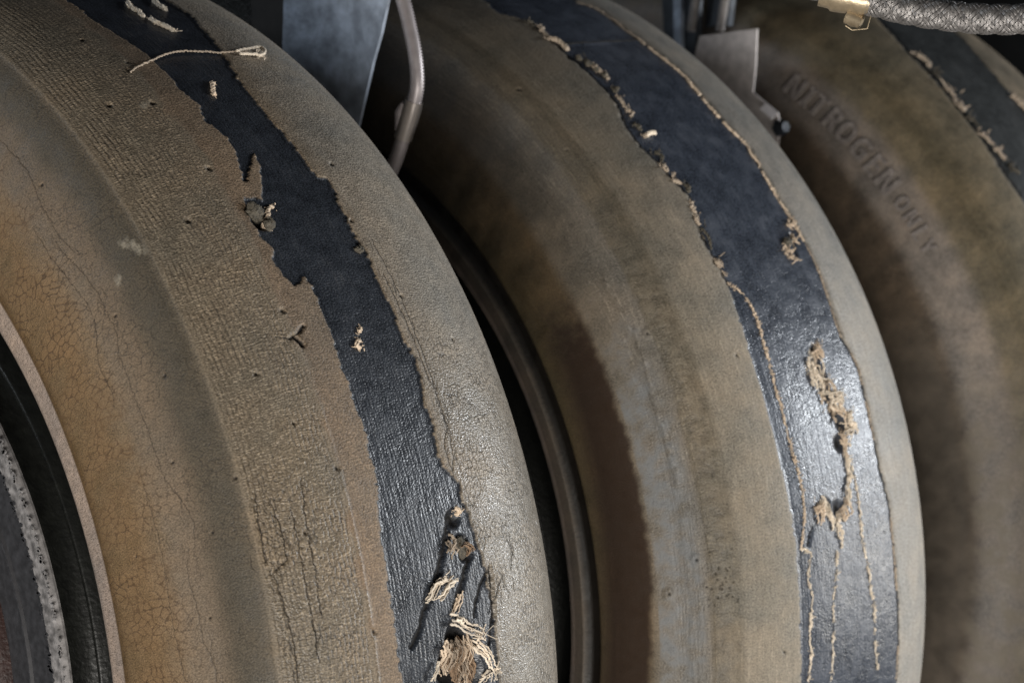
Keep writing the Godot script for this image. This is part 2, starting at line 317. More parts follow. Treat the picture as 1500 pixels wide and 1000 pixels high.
class TyreSkin:
	var w := 0
	var h := 0
	var col := PackedVector3Array()
	var mac := PackedFloat32Array()   # millimetres, moved into the mesh
	var mic := PackedFloat32Array()   # millimetres, fine relief
	var rgh := PackedFloat32Array()
	var crk := PackedFloat32Array()   # 0..1, open cracks

	func _init(width: int, height: int) -> void:
		w = width
		h = height
		col.resize(w * h)
		for a in 4:
			var f := PackedFloat32Array()
			f.resize(w * h)
			match a:
				0: mac = f
				1: mic = f
				2: rgh = f
				3: crk = f

	func px(q: Vector2) -> Vector2:
		return Vector2((q.x - 15.0) / 90.0 * w, (q.y + 335.0) / 535.0 * h)

	func deep(phi: float, s: float) -> float:
		if phi <= 15.0 or phi >= 105.0 or s > 199.0:
			return 0.0
		var q := px(Vector2(phi, s))
		var x := clampf(q.x - 0.5, 0, w - 1.01)
		var y := clampf(q.y - 0.5, 0, h - 1.01)
		var i := int(y) * w + int(x)
		var fx := x - int(x)
		var top := lerpf(mac[i], mac[i + 1], fx)
		if int(y) + 1 >= h:
			return top
		return lerpf(top, lerpf(mac[i + w], mac[i + w + 1], fx), y - int(y)) * clampf((phi - 15.0) / 2.0, 0, 1) * clampf((105.0 - phi) / 2.0, 0, 1)

	# fills a polygon given in pixels, column by column
	func fill(poly: PackedVector2Array) -> PackedByteArray:
		var mask := PackedByteArray()
		mask.resize(w * h)
		var cuts := []
		for x in w:
			cuts.append(PackedFloat32Array())
		for i in poly.size():
			var a := poly[i]
			var b := poly[(i + 1) % poly.size()]
			if a.x > b.x:
				var t := a
				a = b
				b = t
			for x in range(maxi(0, ceili(a.x - 0.5)), mini(w - 1, floori(b.x - 0.5001)) + 1):
				cuts[x].append(a.y + (b.y - a.y) * (x + 0.5 - a.x) / (b.x - a.x))
		for x in w:
			var c: PackedFloat32Array = cuts[x]
			c.sort()
			for k in range(0, c.size() - 1, 2):
				for y in range(maxi(0, roundi(c[k])), mini(h, roundi(c[k + 1]))):
					mask[y * w + x] = 255
		return mask

	func soft(mask: PackedByteArray, by: int) -> PackedByteArray:
		var im := Image.create_from_data(w, h, false, Image.FORMAT_L8, mask)
		im.resize(maxi(1, w / by), maxi(1, h / by), Image.INTERPOLATE_TRILINEAR if by > 2 else Image.INTERPOLATE_BILINEAR)
		im.resize(w, h, Image.INTERPOLATE_CUBIC)
		return im.get_data()

	# a round mark: f(t) with t from 0 at its middle to 1 at its rim
	func stamp(into: PackedFloat32Array, at: Vector2, rx: float, ry: float, amount: float, hard := 1.0) -> void:
		for y in range(maxi(0, int(at.y - ry)), mini(h, int(at.y + ry) + 2)):
			for x in range(maxi(0, int(at.x - rx)), mini(w, int(at.x + rx) + 2)):
				var d := Vector2((x + 0.5 - at.x) / rx, (y + 0.5 - at.y) / ry).length()
				if d < 1.0:
					var t := clampf((1.0 - d) * hard, 0.0, 1.0) * amount
					var i := y * w + x
					if amount > 0.0:
						into[i] = maxf(into[i], t)
					else:
						into[i] = minf(into[i], t)

	# a crack along points given in (degrees, millimetres); width in millimetres
	func crack(into: PackedFloat32Array, points: Array, width: float, amount: float, wander: float, seed_: int, hard := 1.6) -> void:
		var n := FastNoiseLite.new()
		n.seed = seed_
		n.frequency = 0.12
		n.fractal_octaves = 3
		var along := 0.0
		var kx := w / 887.0
		var ky := h / 535.0
		for i in points.size() - 1:
			var a := px(points[i])
			var b := px(points[i + 1])
			var length := a.distance_to(b)
			var side := (b - a).orthogonal().normalized()
			var m := maxi(2, int(length / 0.7))
			for k in m:
				along += length / m / kx
				var taper := clampf(minf(along / 6.0, 1.0), 0.35, 1.0)
				var r := width * 0.5 * taper * (0.7 + 0.8 * absf(n.get_noise_2d(along, 50.0)))
				var q := a.lerp(b, float(k) / m) + side * n.get_noise_2d(along, 0.0) * wander * kx
				stamp(into, q, maxf(r * kx, 0.8), maxf(r * ky, 0.8), amount * (0.75 + 0.25 * taper), hard)

	func color_image() -> ImageTexture:
		var lut := PackedByteArray()
		lut.resize(2049)
		for i in 2049:
			lut[i] = roundi(255.0 * Color(i / 2048.0, 0, 0).linear_to_srgb().r)
		var data := PackedByteArray()
		data.resize(w * h * 3)
		var j := 0
		for c in col:
			data[j] = lut[clampi(int(c.x * 2048.0), 0, 2048)]
			data[j + 1] = lut[clampi(int(c.y * 2048.0), 0, 2048)]
			data[j + 2] = lut[clampi(int(c.z * 2048.0), 0, 2048)]
			j += 3
		return ImageTexture.create_from_image(Image.create_from_data(w, h, false, Image.FORMAT_RGB8, data))

	# red: relief (one unit is 10 mm), green: roughness
	func relief_image() -> ImageTexture:
		var data := PackedFloat32Array()
		data.resize(w * h * 3)
		for i in w * h:
			data[i * 3] = 0.5 + mic[i] * 0.1
			data[i * 3 + 1] = rgh[i]
		return ImageTexture.create_from_image(Image.create_from_data(w, h, false, Image.FORMAT_RGBF, data.to_byte_array()))

func noise_field(skin: TyreSkin, type: int, freq: float, octaves: int, seed_: int, sx := 1, sy := 1, cell := false, warp := 0.0) -> PackedByteArray:
	var n := FastNoiseLite.new()
	n.noise_type = type
	n.frequency = freq
	n.seed = seed_
	n.fractal_octaves = octaves
	if octaves < 2:
		n.fractal_type = FastNoiseLite.FRACTAL_NONE
	if cell:
		n.cellular_return_type = FastNoiseLite.RETURN_DISTANCE2_SUB
		n.cellular_jitter = 0.95
	if warp > 0.0:
		n.domain_warp_enabled = true
		n.domain_warp_amplitude = warp
		n.domain_warp_frequency = 0.03
	var im := n.get_image(skin.w / sx, skin.h / sy, false, false, true)
	if sx > 1 or sy > 1:
		im.resize(skin.w, skin.h, Image.INTERPOLATE_CUBIC)
	im.convert(Image.FORMAT_L8)
	return im.get_data()

# the colour across the tyre: stops of (millimetres, linear colour)
func rows(skin: TyreSkin, stops: Array) -> PackedVector3Array:
	var out := PackedVector3Array()
	for y in skin.h:
		var s := S0 + (y + 0.5) / skin.h * (S1 - S0)
		var c := Vector3(stops[-1][1], stops[-1][2], stops[-1][3])
		for i in stops.size() - 1:
			if s < stops[i + 1][0]:
				var t := clampf((s - stops[i][0]) / maxf(stops[i + 1][0] - stops[i][0], 0.01), 0, 1)
				t = t * t * (3.0 - 2.0 * t)
				c = Vector3(stops[i][1], stops[i][2], stops[i][3]).lerp(Vector3(stops[i + 1][1], stops[i + 1][2], stops[i + 1][3]), t)
				break
		out.append(c)
	return out

# a ragged copy of an outline in pixels
func ragged(skin: TyreSkin, points: Array, amount: float, seed_: int) -> PackedVector2Array:
	var n := FastNoiseLite.new()
	n.seed = seed_
	n.frequency = 0.028
	n.fractal_octaves = 5
	n.fractal_gain = 0.75
	var out := PackedVector2Array()
	var along := 0.0
	for i in points.size() - 1:
		var a := skin.px(points[i])
		var b := skin.px(points[i + 1])
		var m := maxi(1, int(a.distance_to(b) / 2.0))
		for k in m:
			along += a.distance_to(b) / m
			out.append(a.lerp(b, float(k) / m) + Vector2(n.get_noise_1d(along), n.get_noise_1d(along + 5000.0)) * amount * skin.w / 887.0)
	out.append(skin.px(points[-1]))
	return out

func worn_outline(skin: TyreSkin, left: Array, right: Array, amount: float, seed_: int) -> PackedVector2Array:
	var l := left.duplicate()
	l.push_front(Vector2(PHI0 - 1.0, left[0].y))
	l.push_back(Vector2(PHI1 + 1.0, left[-1].y))
	var r := right.duplicate()
	r.push_front(Vector2(PHI0 - 1.0, right[0].y))
	r.push_back(Vector2(PHI1 + 1.0, right[-1].y))
	var poly := ragged(skin, l, amount, seed_)
	var other := ragged(skin, r, amount, seed_ + 1)
	other.reverse()
	poly.append_array(other)
	return poly

func lookup(field: Array, phi: float) -> float:
	for i in field.size() - 1:
		if phi < field[i + 1].x:
			return lerpf(field[i].y, field[i + 1].y, clampf((phi - field[i].x) / (field[i + 1].x - field[i].x), 0, 1))
	return field[-1].y

func paint(k: int) -> TyreSkin:
	var size: Vector2i = [Vector2i(2048, 1024), Vector2i(1800, 960), Vector2i(900, 540)][k]
	var skin := TyreSkin.new(size.x, size.y)
	var w := skin.w
	var h := skin.h
	var unit := w / 2048.0                                # texture pixels against those of the first tyre
	var big := noise_field(skin, FastNoiseLite.TYPE_SIMPLEX_SMOOTH, 0.004 / unit, 4, 11 + k)
	var mid := noise_field(skin, FastNoiseLite.TYPE_SIMPLEX_SMOOTH, 0.028 / unit, 3, 21 + k)
	var fine := noise_field(skin, FastNoiseLite.TYPE_SIMPLEX, 0.23 / unit, 2, 31 + k)
	var streak := noise_field(skin, FastNoiseLite.TYPE_SIMPLEX, 0.16 / unit, 3, 41 + k, 16, 1)
	var alligator := noise_field(skin, FastNoiseLite.TYPE_CELLULAR, 0.062 / unit, 1, 51 + k, 1, 1, true, 10.0)
	var brick := noise_field(skin, FastNoiseLite.TYPE_CELLULAR, 0.14 / unit, 1, 61 + k, 2, 1, true, 5.0)
	var blotch := noise_field(skin, FastNoiseLite.TYPE_SIMPLEX_SMOOTH, 0.011 / unit, 3, 71 + k)
	var dash := noise_field(skin, FastNoiseLite.TYPE_SIMPLEX, 0.26 / unit, 2, 81 + k, 1, 6)
	# where the tread is worn through to the blue-black layer
	var mask: PackedByteArray
	if k < 2:
		mask = skin.fill(worn_outline(skin, marks["%d_blue_left" % k][0], marks["%d_blue_right" % k][0], 3.0 if k == 0 else 2.0, 5 + k))
	else:
		mask = skin.fill(worn_outline(skin, marks["2_blue_left"][0] + [Vector2(64, -69), Vector2(75, -74), Vector2(90, -70)], marks["2_right"][0] + [Vector2(60, 40), Vector2(80, 46)], 3.0, 9))
	if k == 0:
		var tongue := skin.fill(ragged(skin, marks["0_tongue"][0] + [marks["0_tongue"][0][0]], 2.0, 77))
		for i in w * h:
			if tongue[i]:
				mask[i] = 0
	var edge := skin.soft(mask, 3 if k == 1 else 4)
	var halo := skin.soft(mask, 16)
	var stops: Array = [
		[[-335, .02, .018, .016], [-298, .03, .026, .022], [-294, .48, .40, .355], [-270, .50, .415, .37], [-267, .12, .075, .033], [-255, .18, .123, .066], [-228, .198, .133, .072], [-207, .195, .143, .09], [-196, .175, .138, .1], [-180, .158, .124, .09], [-154, .078, .067, .05], [-141, .074, .063, .046], [-136, .10, .084, .062], [-133, .17, .143, .108], [-100, .185, .157, .12], [-66, .185, .155, .118], [-60, .182, .14, .102], [-30, .182, .143, .106], [20, .19, .155, .115], [45, .215, .195, .168], [80, .25, .235, .21], [200, .25, .235, .215]],  # dark band beside the tread edge: shade and dirt put into the colour
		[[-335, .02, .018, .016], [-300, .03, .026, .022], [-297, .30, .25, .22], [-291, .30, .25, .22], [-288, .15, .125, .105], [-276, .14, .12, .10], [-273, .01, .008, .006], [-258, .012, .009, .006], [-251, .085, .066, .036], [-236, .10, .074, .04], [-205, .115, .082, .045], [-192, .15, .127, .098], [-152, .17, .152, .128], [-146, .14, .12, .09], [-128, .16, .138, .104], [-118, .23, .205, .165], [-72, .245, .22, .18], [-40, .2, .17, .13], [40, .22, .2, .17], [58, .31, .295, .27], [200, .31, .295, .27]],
		[[-335, .02, .018, .016], [-300, .03, .026, .022], [-294, .12, .1, .08], [-270, .12, .1, .08], [-260, .085, .066, .048], [-215, .09, .068, .048], [-196, .19, .165, .145], [-168, .19, .165, .145], [-150, .115, .095, .062], [-125, .115, .095, .06], [-95, .125, .105, .07], [-60, .14, .117, .08], [40, .15, .125, .09], [200, .17, .145, .11]],
	][k]
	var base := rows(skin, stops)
	var blue: Vector3 = [Vector3(.0225, .0268, .0350), Vector3(.045, .054, .073), Vector3(.02, .023, .024)][k]
	for y in h:
		var s := S0 + (y + 0.5) / h * (S1 - S0)
		var tread := smoothstep(-136.0, -133.0, s)
		var strip := s < -267.5
		var wander := 0.0 if absf(s + 134.0) < 9.0 or s < -250.0 else 1.0
		var ribbed := (smoothstep(-134.0, -128.0, s) * (1.0 - smoothstep(-70.0, -64.0, s))) if k == 0 else 0.0
		var gator := smoothstep(-268.0, -262.0, s) * (1.0 - smoothstep(-212.0, -186.0, s)) if k == 0 else 0.0
		var outer := smoothstep(25.0, 45.0, s)
		for x in w:
			var i := y * w + x
			var phi := PHI0 + 90.0 * x / w
			var nb := big[i] / 255.0 - 0.5
			var nm := mid[i] / 255.0 - 0.5
			var nf := fine[i] / 255.0 - 0.5
			var ns := streak[i] / 255.0 - 0.5
			var nl := blotch[i] / 255.0 - 0.5
			var nd := dash[i] / 255.0 - 0.5
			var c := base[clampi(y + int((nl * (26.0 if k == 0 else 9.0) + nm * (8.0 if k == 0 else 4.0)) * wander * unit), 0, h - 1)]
			var grain := rng.randf() - 0.5
			var bright := 1.0 + nb * 0.25 + nl * 0.24 + nm * 0.22 + ns * lerpf(0.08, 0.26, tread) + nf * 0.85 + grain * 0.55 + nd * 0.25
			var warm := (nl + nb) * 0.07
			c = Vector3(c.x * (1.01 + warm), c.y * (0.955 if k == 0 else 0.985), c.z * ((0.88 if k == 0 else 0.95) - warm)) * bright
			var rough := 0.62 + nm * 0.18 + nl * 0.16
			var fineh := nf * 0.32 + nm * 0.18 + grain * 0.10
			var deep := 0.0
			var m := edge[i] / 255.0
			m = clampf(m + (nf * 0.6 + nm * 0.7 + ns * 0.5) * (1.0 - absf(2.0 * m - 1.0)), 0.0, 1.0)
			var near := halo[i] / 255.0
			if k == 0:
				var low := smoothstep(60.0, 78.0, phi + nb * 14.0)             # the lower part is more polished and more cracked
				if gator > 0.0:
					var cr := smoothstep(0.16, 0.02, alligator[i] / 255.0 + nm * 0.16 + nf * 0.08) * gator * clampf(0.55 + nl * 2.4 + nm, 0.0, 1.0)
					c = c.lerp(Vector3(.075, .035, .016), cr * 0.6)
					c = c.lerp(Vector3(.185, .115, .055), gator * clampf(nl * 1.8 + 0.1, 0.0, 0.45))
					fineh -= cr * 0.12
				if ribbed > 0.0:
					var ph := (s + nb * 5.0 + nm * 1.2) / 3.5
					var rib := 0.5 + 0.5 * cos(ph * TAU)
					var groove := smoothstep(0.5, 0.0, rib) * clampf(0.65 + nl * 1.6 + nm * 0.9, 0.15, 1.0)
					var br := smoothstep(0.20, 0.03, brick[i] / 255.0 + nm * 0.05)
					fineh += ribbed * (-groove * lerpf(0.24, 0.34, low) - br * lerpf(0.18, 0.36, low) * (0.7 + nl) + maxf(nd + nf * 0.4, 0.0) * 0.75 * (0.4 + 0.6 * rib))
					c *= 1.0 - ribbed * (groove * 0.32 + br * lerpf(0.30, 0.48, low) * (0.7 + nl))
					c *= 1.0 + ribbed * smoothstep(0.14, 0.30, nd + nf * 0.3) * 0.6
					rough -= ribbed * low * (0.16 + nf * 0.2)
				if s > -64.0 and m < 0.9:                                       # fine crackle in the plain rubber
					var ck := smoothstep(0.2, 0.04, brick[i] / 255.0 + nm * 0.12) * clampf(0.5 + nl * 2.0, 0.0, 1.0)
					fineh -= ck * 0.12
					c *= 1.0 - ck * 0.22
					fineh += maxf(nd, 0.0) * 0.25
					c *= 1.0 + smoothstep(0.18, 0.34, nd + nf * 0.3) * 0.3
				elif s < -134.0 and not strip:
					var ck2 := smoothstep(0.12, 0.03, alligator[i] / 255.0 + nf * 0.1) * clampf(nb * 2.0 + nl * 1.5 + 0.35, 0.0, 0.9)
					c *= 1.0 - ck2 * 0.42
					fineh -= ck2 * 0.12
				if outer > 0.0:
					var br2 := smoothstep(0.22, 0.03, brick[i] / 255.0 + nm * 0.1) * outer * smoothstep(58.0, 66.0, phi) * clampf(0.6 + nl * 2.5, 0.0, 1.0)
					fineh -= br2 * 0.22
					c *= 1.0 - br2 * 0.42
					rough -= outer * smoothstep(60.0, 68.0, phi) * (0.24 + 0.36 * nf)
					fineh += outer * (nf * 0.12 + ns * 0.2)
				deep += tread * 0.8
				deep -= smoothstep(-66.0, -62.5, s) * 0.5                       # the moulded line between ribbed and plain rubber
				deep += exp(-pow((s + 63.0) / 1.1, 2.0)) * 0.9 * (0.4 + low)
				rough -= exp(-pow((s + 63.0) / 1.6, 2.0)) * low * 0.25
				if strip and s > -297.0:
					var sp := smoothstep(0.08, 0.24, nf + nd * 0.6)
					c = c.lerp(Vector3(.12, .09, .07), sp * 0.85)
					fineh -= sp * 0.3
			elif k == 1:
				if s < -190.0 and s > -262.0 and phi > 50.0:
					var lim := -197.0 - nl * 5.0 - nm * 4.0 - maxf(0.0, phi - 84.0) * 0.6
					var st := smoothstep(54.0, 62.0, phi + nm * 5.0) * smoothstep(lim + 4.0, lim - 4.0, s) * smoothstep(-252.0, -222.0, s + maxf(0.0, phi - 62.0) * 0.45)
					c = c.lerp(Vector3(.022, .010, .004), st * 0.95)
					rough += st * 0.3
				if s > -194.0 and s < -146.0:
					var wet := smoothstep(60.0, 72.0, phi + nl * 12.0) * smoothstep(-197.0, -190.0, s + nl * 8.0) * smoothstep(-150.0, -160.0, s)
					c = c.lerp(Vector3(.17, .177, .182), wet * clampf(0.55 + nm * 1.2 + nl * 0.8, 0.1, 0.9))
					rough -= wet * 0.06
				if s > -152.0 and s < -122.0:
					var rg := smoothstep(-152.0, -146.0, s) * smoothstep(-122.0, -128.0, s) * smoothstep(50.0, 62.0, phi)
					fineh += rg * (nm * 0.9 + absf(nd) * 0.4)
					c *= 1.0 + rg * nm * 0.5
				var pit := smoothstep(0.22, 0.36, nf * 0.7 + nm * 0.6) * clampf(0.4 + nl * 2.0, 0.0, 1.0)
				c *= 1.0 - pit * 0.45
				fineh -= pit * 0.35
				var rid := smoothstep(-182.0, -176.0, s) * smoothstep(-138.0, -144.0, s)
				fineh += rid * (ns * 0.25 + nf * 0.15)
				c *= 1.0 + rid * smoothstep(0.2, 0.36, ns + nd * 0.4) * 0.3
				var sc := smoothstep(0.2, 0.42, ns + nf * 0.2) * clampf(nb * 2.0 + 0.4, 0.0, 1.0)
				c *= 1.0 + sc * 0.25
				deep -= smoothstep(-275.0, -272.0, s) * smoothstep(-252.0, -259.0, s) * 7.0
				deep -= smoothstep(-147.0, -149.0, s) * 0.9
				var wob := s + nl * 1.5
				for q in [[-166.5, 1.6, 0.7], [-158.0, 0.9, 0.35], [-172.0, 0.8, 0.3], [-205.0, 1.2, 0.4], [-236.0, 1.4, 0.5], [-108.0, 0.8, 0.25], [-121.0, 0.9, 0.3]]:
					if absf(wob - q[0]) < q[1] * 2.5:
						deep += exp(-pow((wob - q[0]) / q[1], 2.0)) * q[2] * clampf(0.7 + nl * 1.5 + nb, 0.1, 1.2)
				fineh += ns * 0.10 * smoothstep(-200.0, -180.0, s)
				c *= 1.0 - 0.46 * smoothstep(56.0, 34.0, phi + nl * 10.0) * smoothstep(-135.0, -185.0, s) - 0.30 * smoothstep(68.0, 48.0, phi + nl * 8.0)  # upper sidewall shade put into the colour; the upper part darker overall
			else:
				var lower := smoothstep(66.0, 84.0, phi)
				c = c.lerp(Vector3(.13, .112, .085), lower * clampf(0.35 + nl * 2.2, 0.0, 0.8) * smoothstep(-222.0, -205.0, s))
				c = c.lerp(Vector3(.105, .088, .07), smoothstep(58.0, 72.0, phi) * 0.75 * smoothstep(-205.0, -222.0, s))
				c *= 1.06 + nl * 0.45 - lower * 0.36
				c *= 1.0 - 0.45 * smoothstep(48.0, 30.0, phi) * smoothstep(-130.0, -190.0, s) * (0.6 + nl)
			# the worn-through layer
			if near > 0.01:
				var b := blue * (1.0 + nl * 0.5 + ns * 0.35 + nf * 1.0 + nm * 0.35 + grain * 0.9)
				var scuff := clampf(ns * 1.3 + nf * 0.6 + nl - 0.35, 0.0, 0.5)
				if k == 1:
					b = b.lerp(Vector3(.086, .096, .118), clampf(nm * 0.9 + ns * 0.9 + nl * 1.4 + nf * 0.4 - 0.12, 0.0, 0.5))
				else:
					b = b.lerp(Vector3(.06, .060, .062), scuff)
				var bare := smoothstep(0.46, 0.58, m)                          # down to the bottom layer
				var torn := smoothstep(0.24, 0.34, m + nm * 0.3)               # a torn ply between it and the tread
				c = c.lerp(Vector3(.055, .047, .040) * (1.0 + nf * 1.0 + nm * 0.6), torn)
				c = c.lerp(b, bare)
				rough = lerpf(rough, [0.37, 0.31, 0.6][k] + nf * 0.22 + nl * 0.12 + nm * 0.1, m)
				var worn := nf * 0.26 + ns * ((0.14 + 0.12 * smoothstep(58.0, 72.0, phi)) if k == 0 else 0.16) + nm * 0.34 + maxf(nd, 0.0) * 0.12
				fineh = lerpf(fineh, worn, m)
				deep -= (0.7 if k == 0 else 0.5) * torn + (0.9 if k == 0 else 0.7) * bare
				if m < 0.3:                                                   # the lip of the tread beside it, a little lifted
					deep += 0.25 * near
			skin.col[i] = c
			skin.mic[i] = fineh
			skin.mac[i] = deep
			skin.rgh[i] = rough
	scars(skin, k)
	for i in w * h:
		var t := skin.crk[i]
		if t > 0.0:
			skin.col[i] = skin.col[i].lerp(Vector3(.007, .006, .006), minf(1.0, t * 1.2))
			skin.mic[i] -= t * 0.7
			skin.rgh[i] = lerpf(skin.rgh[i], 0.9, t)
	return skin

# cracks, punctures, cuts and pits
func scars(skin: TyreSkin, k: int) -> void:
	var kx := skin.w / 887.0
	var ky := skin.h / 535.0
	var n := 0
	for line in marks.get("%d_crack" % k, []):
		n += 1
		var side: bool = line[0].y < -140.0
		skin.crack(skin.crk, line, 0.4 if side else 0.55, 0.5 if side else 0.8, 1.0, 300 + n)
		skin.crack(skin.mac, line, 1.8, -0.2 if side else -0.3, 1.0, 300 + n, 1.0)
		for j in line.size() * 2:                                                # short branches beside it
			var p: Vector2 = line[rng.randi() % line.size()] + Vector2(rng.randfn() * 0.8, rng.randfn() * 3.0)
			var q := p + Vector2(rng.randf_range(0.4, 1.3), rng.randfn() * 2.2)
			skin.crack(skin.crk, [p, p.lerp(q, 0.5) + Vector2(0, rng.randfn()), q], 0.4, 0.35 if side else 0.65, 1.0, 900 + n * 7 + j)
	for line in marks.get("%d_cut" % k, []):
		n += 1
		skin.crack(skin.mac, line, 7.0 if k == 0 else 4.0, -3.2, 1.2, 400 + n, 1.8)
		skin.crack(skin.crk, line, 4.0 if k == 0 else 2.2, 1.0, 1.2, 400 + n, 1.4)
	for line in marks.get("%d_cutthin" % k, []):
		n += 1
		skin.crack(skin.mac, line, 4.5, -2.2, 0.8, 500 + n, 1.8)
		skin.crack(skin.crk, line, 2.6, 1.0, 0.8, 500 + n, 1.6)
	for p in marks.get("%d_dots" % k, [[]])[0]:
		n += 1
		var r := rng.randf_range(1.6, 2.8)
		var q := skin.px(p)
		skin.stamp(skin.mac, q, r * 1.9 * kx, r * 1.9 * ky, 0.35, 1.4)          # a raised rim
		skin.stamp(skin.mac, q, r * kx, r * ky, -1.3, 1.4)
		skin.stamp(skin.crk, q, r * 0.55 * kx, r * 0.55 * ky, 0.8, 1.6)
	if k == 0:
		for p in marks["0_hole"][0]:
			var q := skin.px(p)
			skin.stamp(skin.mac, q, 8.0 * kx, 8.0 * ky, -5.5, 1.8)
			skin.stamp(skin.crk, q, 6.5 * kx, 6.5 * ky, 0.85, 1.5)
		for p in marks["0_pit"][0]:
			var q := skin.px(p)
			skin.stamp(skin.mac, q, 21.0 * kx, 17.0 * ky, -13.0, 1.5)
			skin.stamp(skin.crk, q, 17.0 * kx, 13.0 * ky, 1.0, 1.8)
		var st: Array = marks["0_star"][0]
		skin.crack(skin.crk, [st[0], st[1], st[2]], 1.2, 0.9, 0.5, 601)
		skin.crack(skin.crk, [st[2], st[6], st[5]], 2.4, 1.0, 0.5, 602)
		skin.crack(skin.crk, [st[1].lerp(st[2], 0.5), st[2], st[4]], 5.5, 1.0, 0.5, 603)
		skin.crack(skin.mac, [st[1], st[2], st[4]], 6.0, -2.4, 0.4, 604, 1.5)
		skin.crack(skin.mac, [st[2], st[6], st[5]], 3.6, -1.6, 0.4, 605, 1.5)
		for p in marks["0_smear"][0]:                                            # chalky scuffs
			var q := skin.px(p)
			for j in 14:
				var o := q + Vector2(rng.randfn() * 5.0, rng.randfn() * 4.0)
				var rr := rng.randf_range(1.0, 3.4)
				for yy in range(int(o.y - rr), int(o.y + rr) + 1):
					for xx in range(int(o.x - rr * 1.6), int(o.x + rr * 1.6) + 1):
						if xx > 0 and yy > 0 and xx < skin.w and yy < skin.h:
							var i := yy * skin.w + xx
							skin.col[i] = skin.col[i].lerp(Vector3(.36, .32, .25), 0.10 + 0.12 * rng.randf())
							skin.mic[i] += 0.05
	elif k == 1:
		for p in marks["1_woundpit"][0]:
			var q := skin.px(p)
			skin.stamp(skin.mac, q, 10.0 * kx, 8.0 * ky, -3.4, 1.5)
			skin.stamp(skin.crk, q, 9.0 * kx, 7.0 * ky, 0.8, 1.3)
		skin.crack(skin.crk, marks["1_blue_right"][0], 3.0, 0.9, 1.4, 611, 1.2)   # the open seam along the right of the worn band
		skin.crack(skin.mac, marks["1_blue_right"][0], 6.0, -1.6, 1.4, 611, 1.4)
		skin.crack(skin.crk, marks["1_blue_left"][0].slice(3, 17), 3.4, 0.85, 2.6, 612, 1.2)
		skin.crack(skin.mac, marks["1_blue_left"][0].slice(3, 17), 6.0, -1.6, 2.6, 612, 1.4)
		for line in marks["1_edge"]:
			skin.crack(skin.crk, line, 2.4, 0.6, 0.8, 613, 1.0)
			skin.crack(skin.mac, line, 4.0, -0.8, 0.8, 613, 1.4)
		for p in marks["1_cluster"][0]:
			for j in 7:
				var q := skin.px(p + Vector2(rng.randfn() * 1.1, rng.randfn() * 6.0))
				skin.stamp(skin.mac, q, rng.randf_range(1.0, 2.6) * kx, rng.randf_range(1.0, 2.6) * ky, -0.8, 1.5)
				skin.stamp(skin.crk, q, 1.4 * kx, 1.4 * ky, 0.6, 1.2)
		skin.crack(skin.mac, marks["1_ridge"][0], 3.0, 0.9, 1.5, 614, 1.0)
	else:
		skin.crack(skin.crk, marks["2_blue_left"][0], 7.0, 0.9, 2.5, 621, 1.2)
		skin.crack(skin.mac, marks["2_blue_left"][0], 9.0, -2.0, 2.5, 621, 1.4)

# ---------------------------------------------------------------- the tyre as a mesh

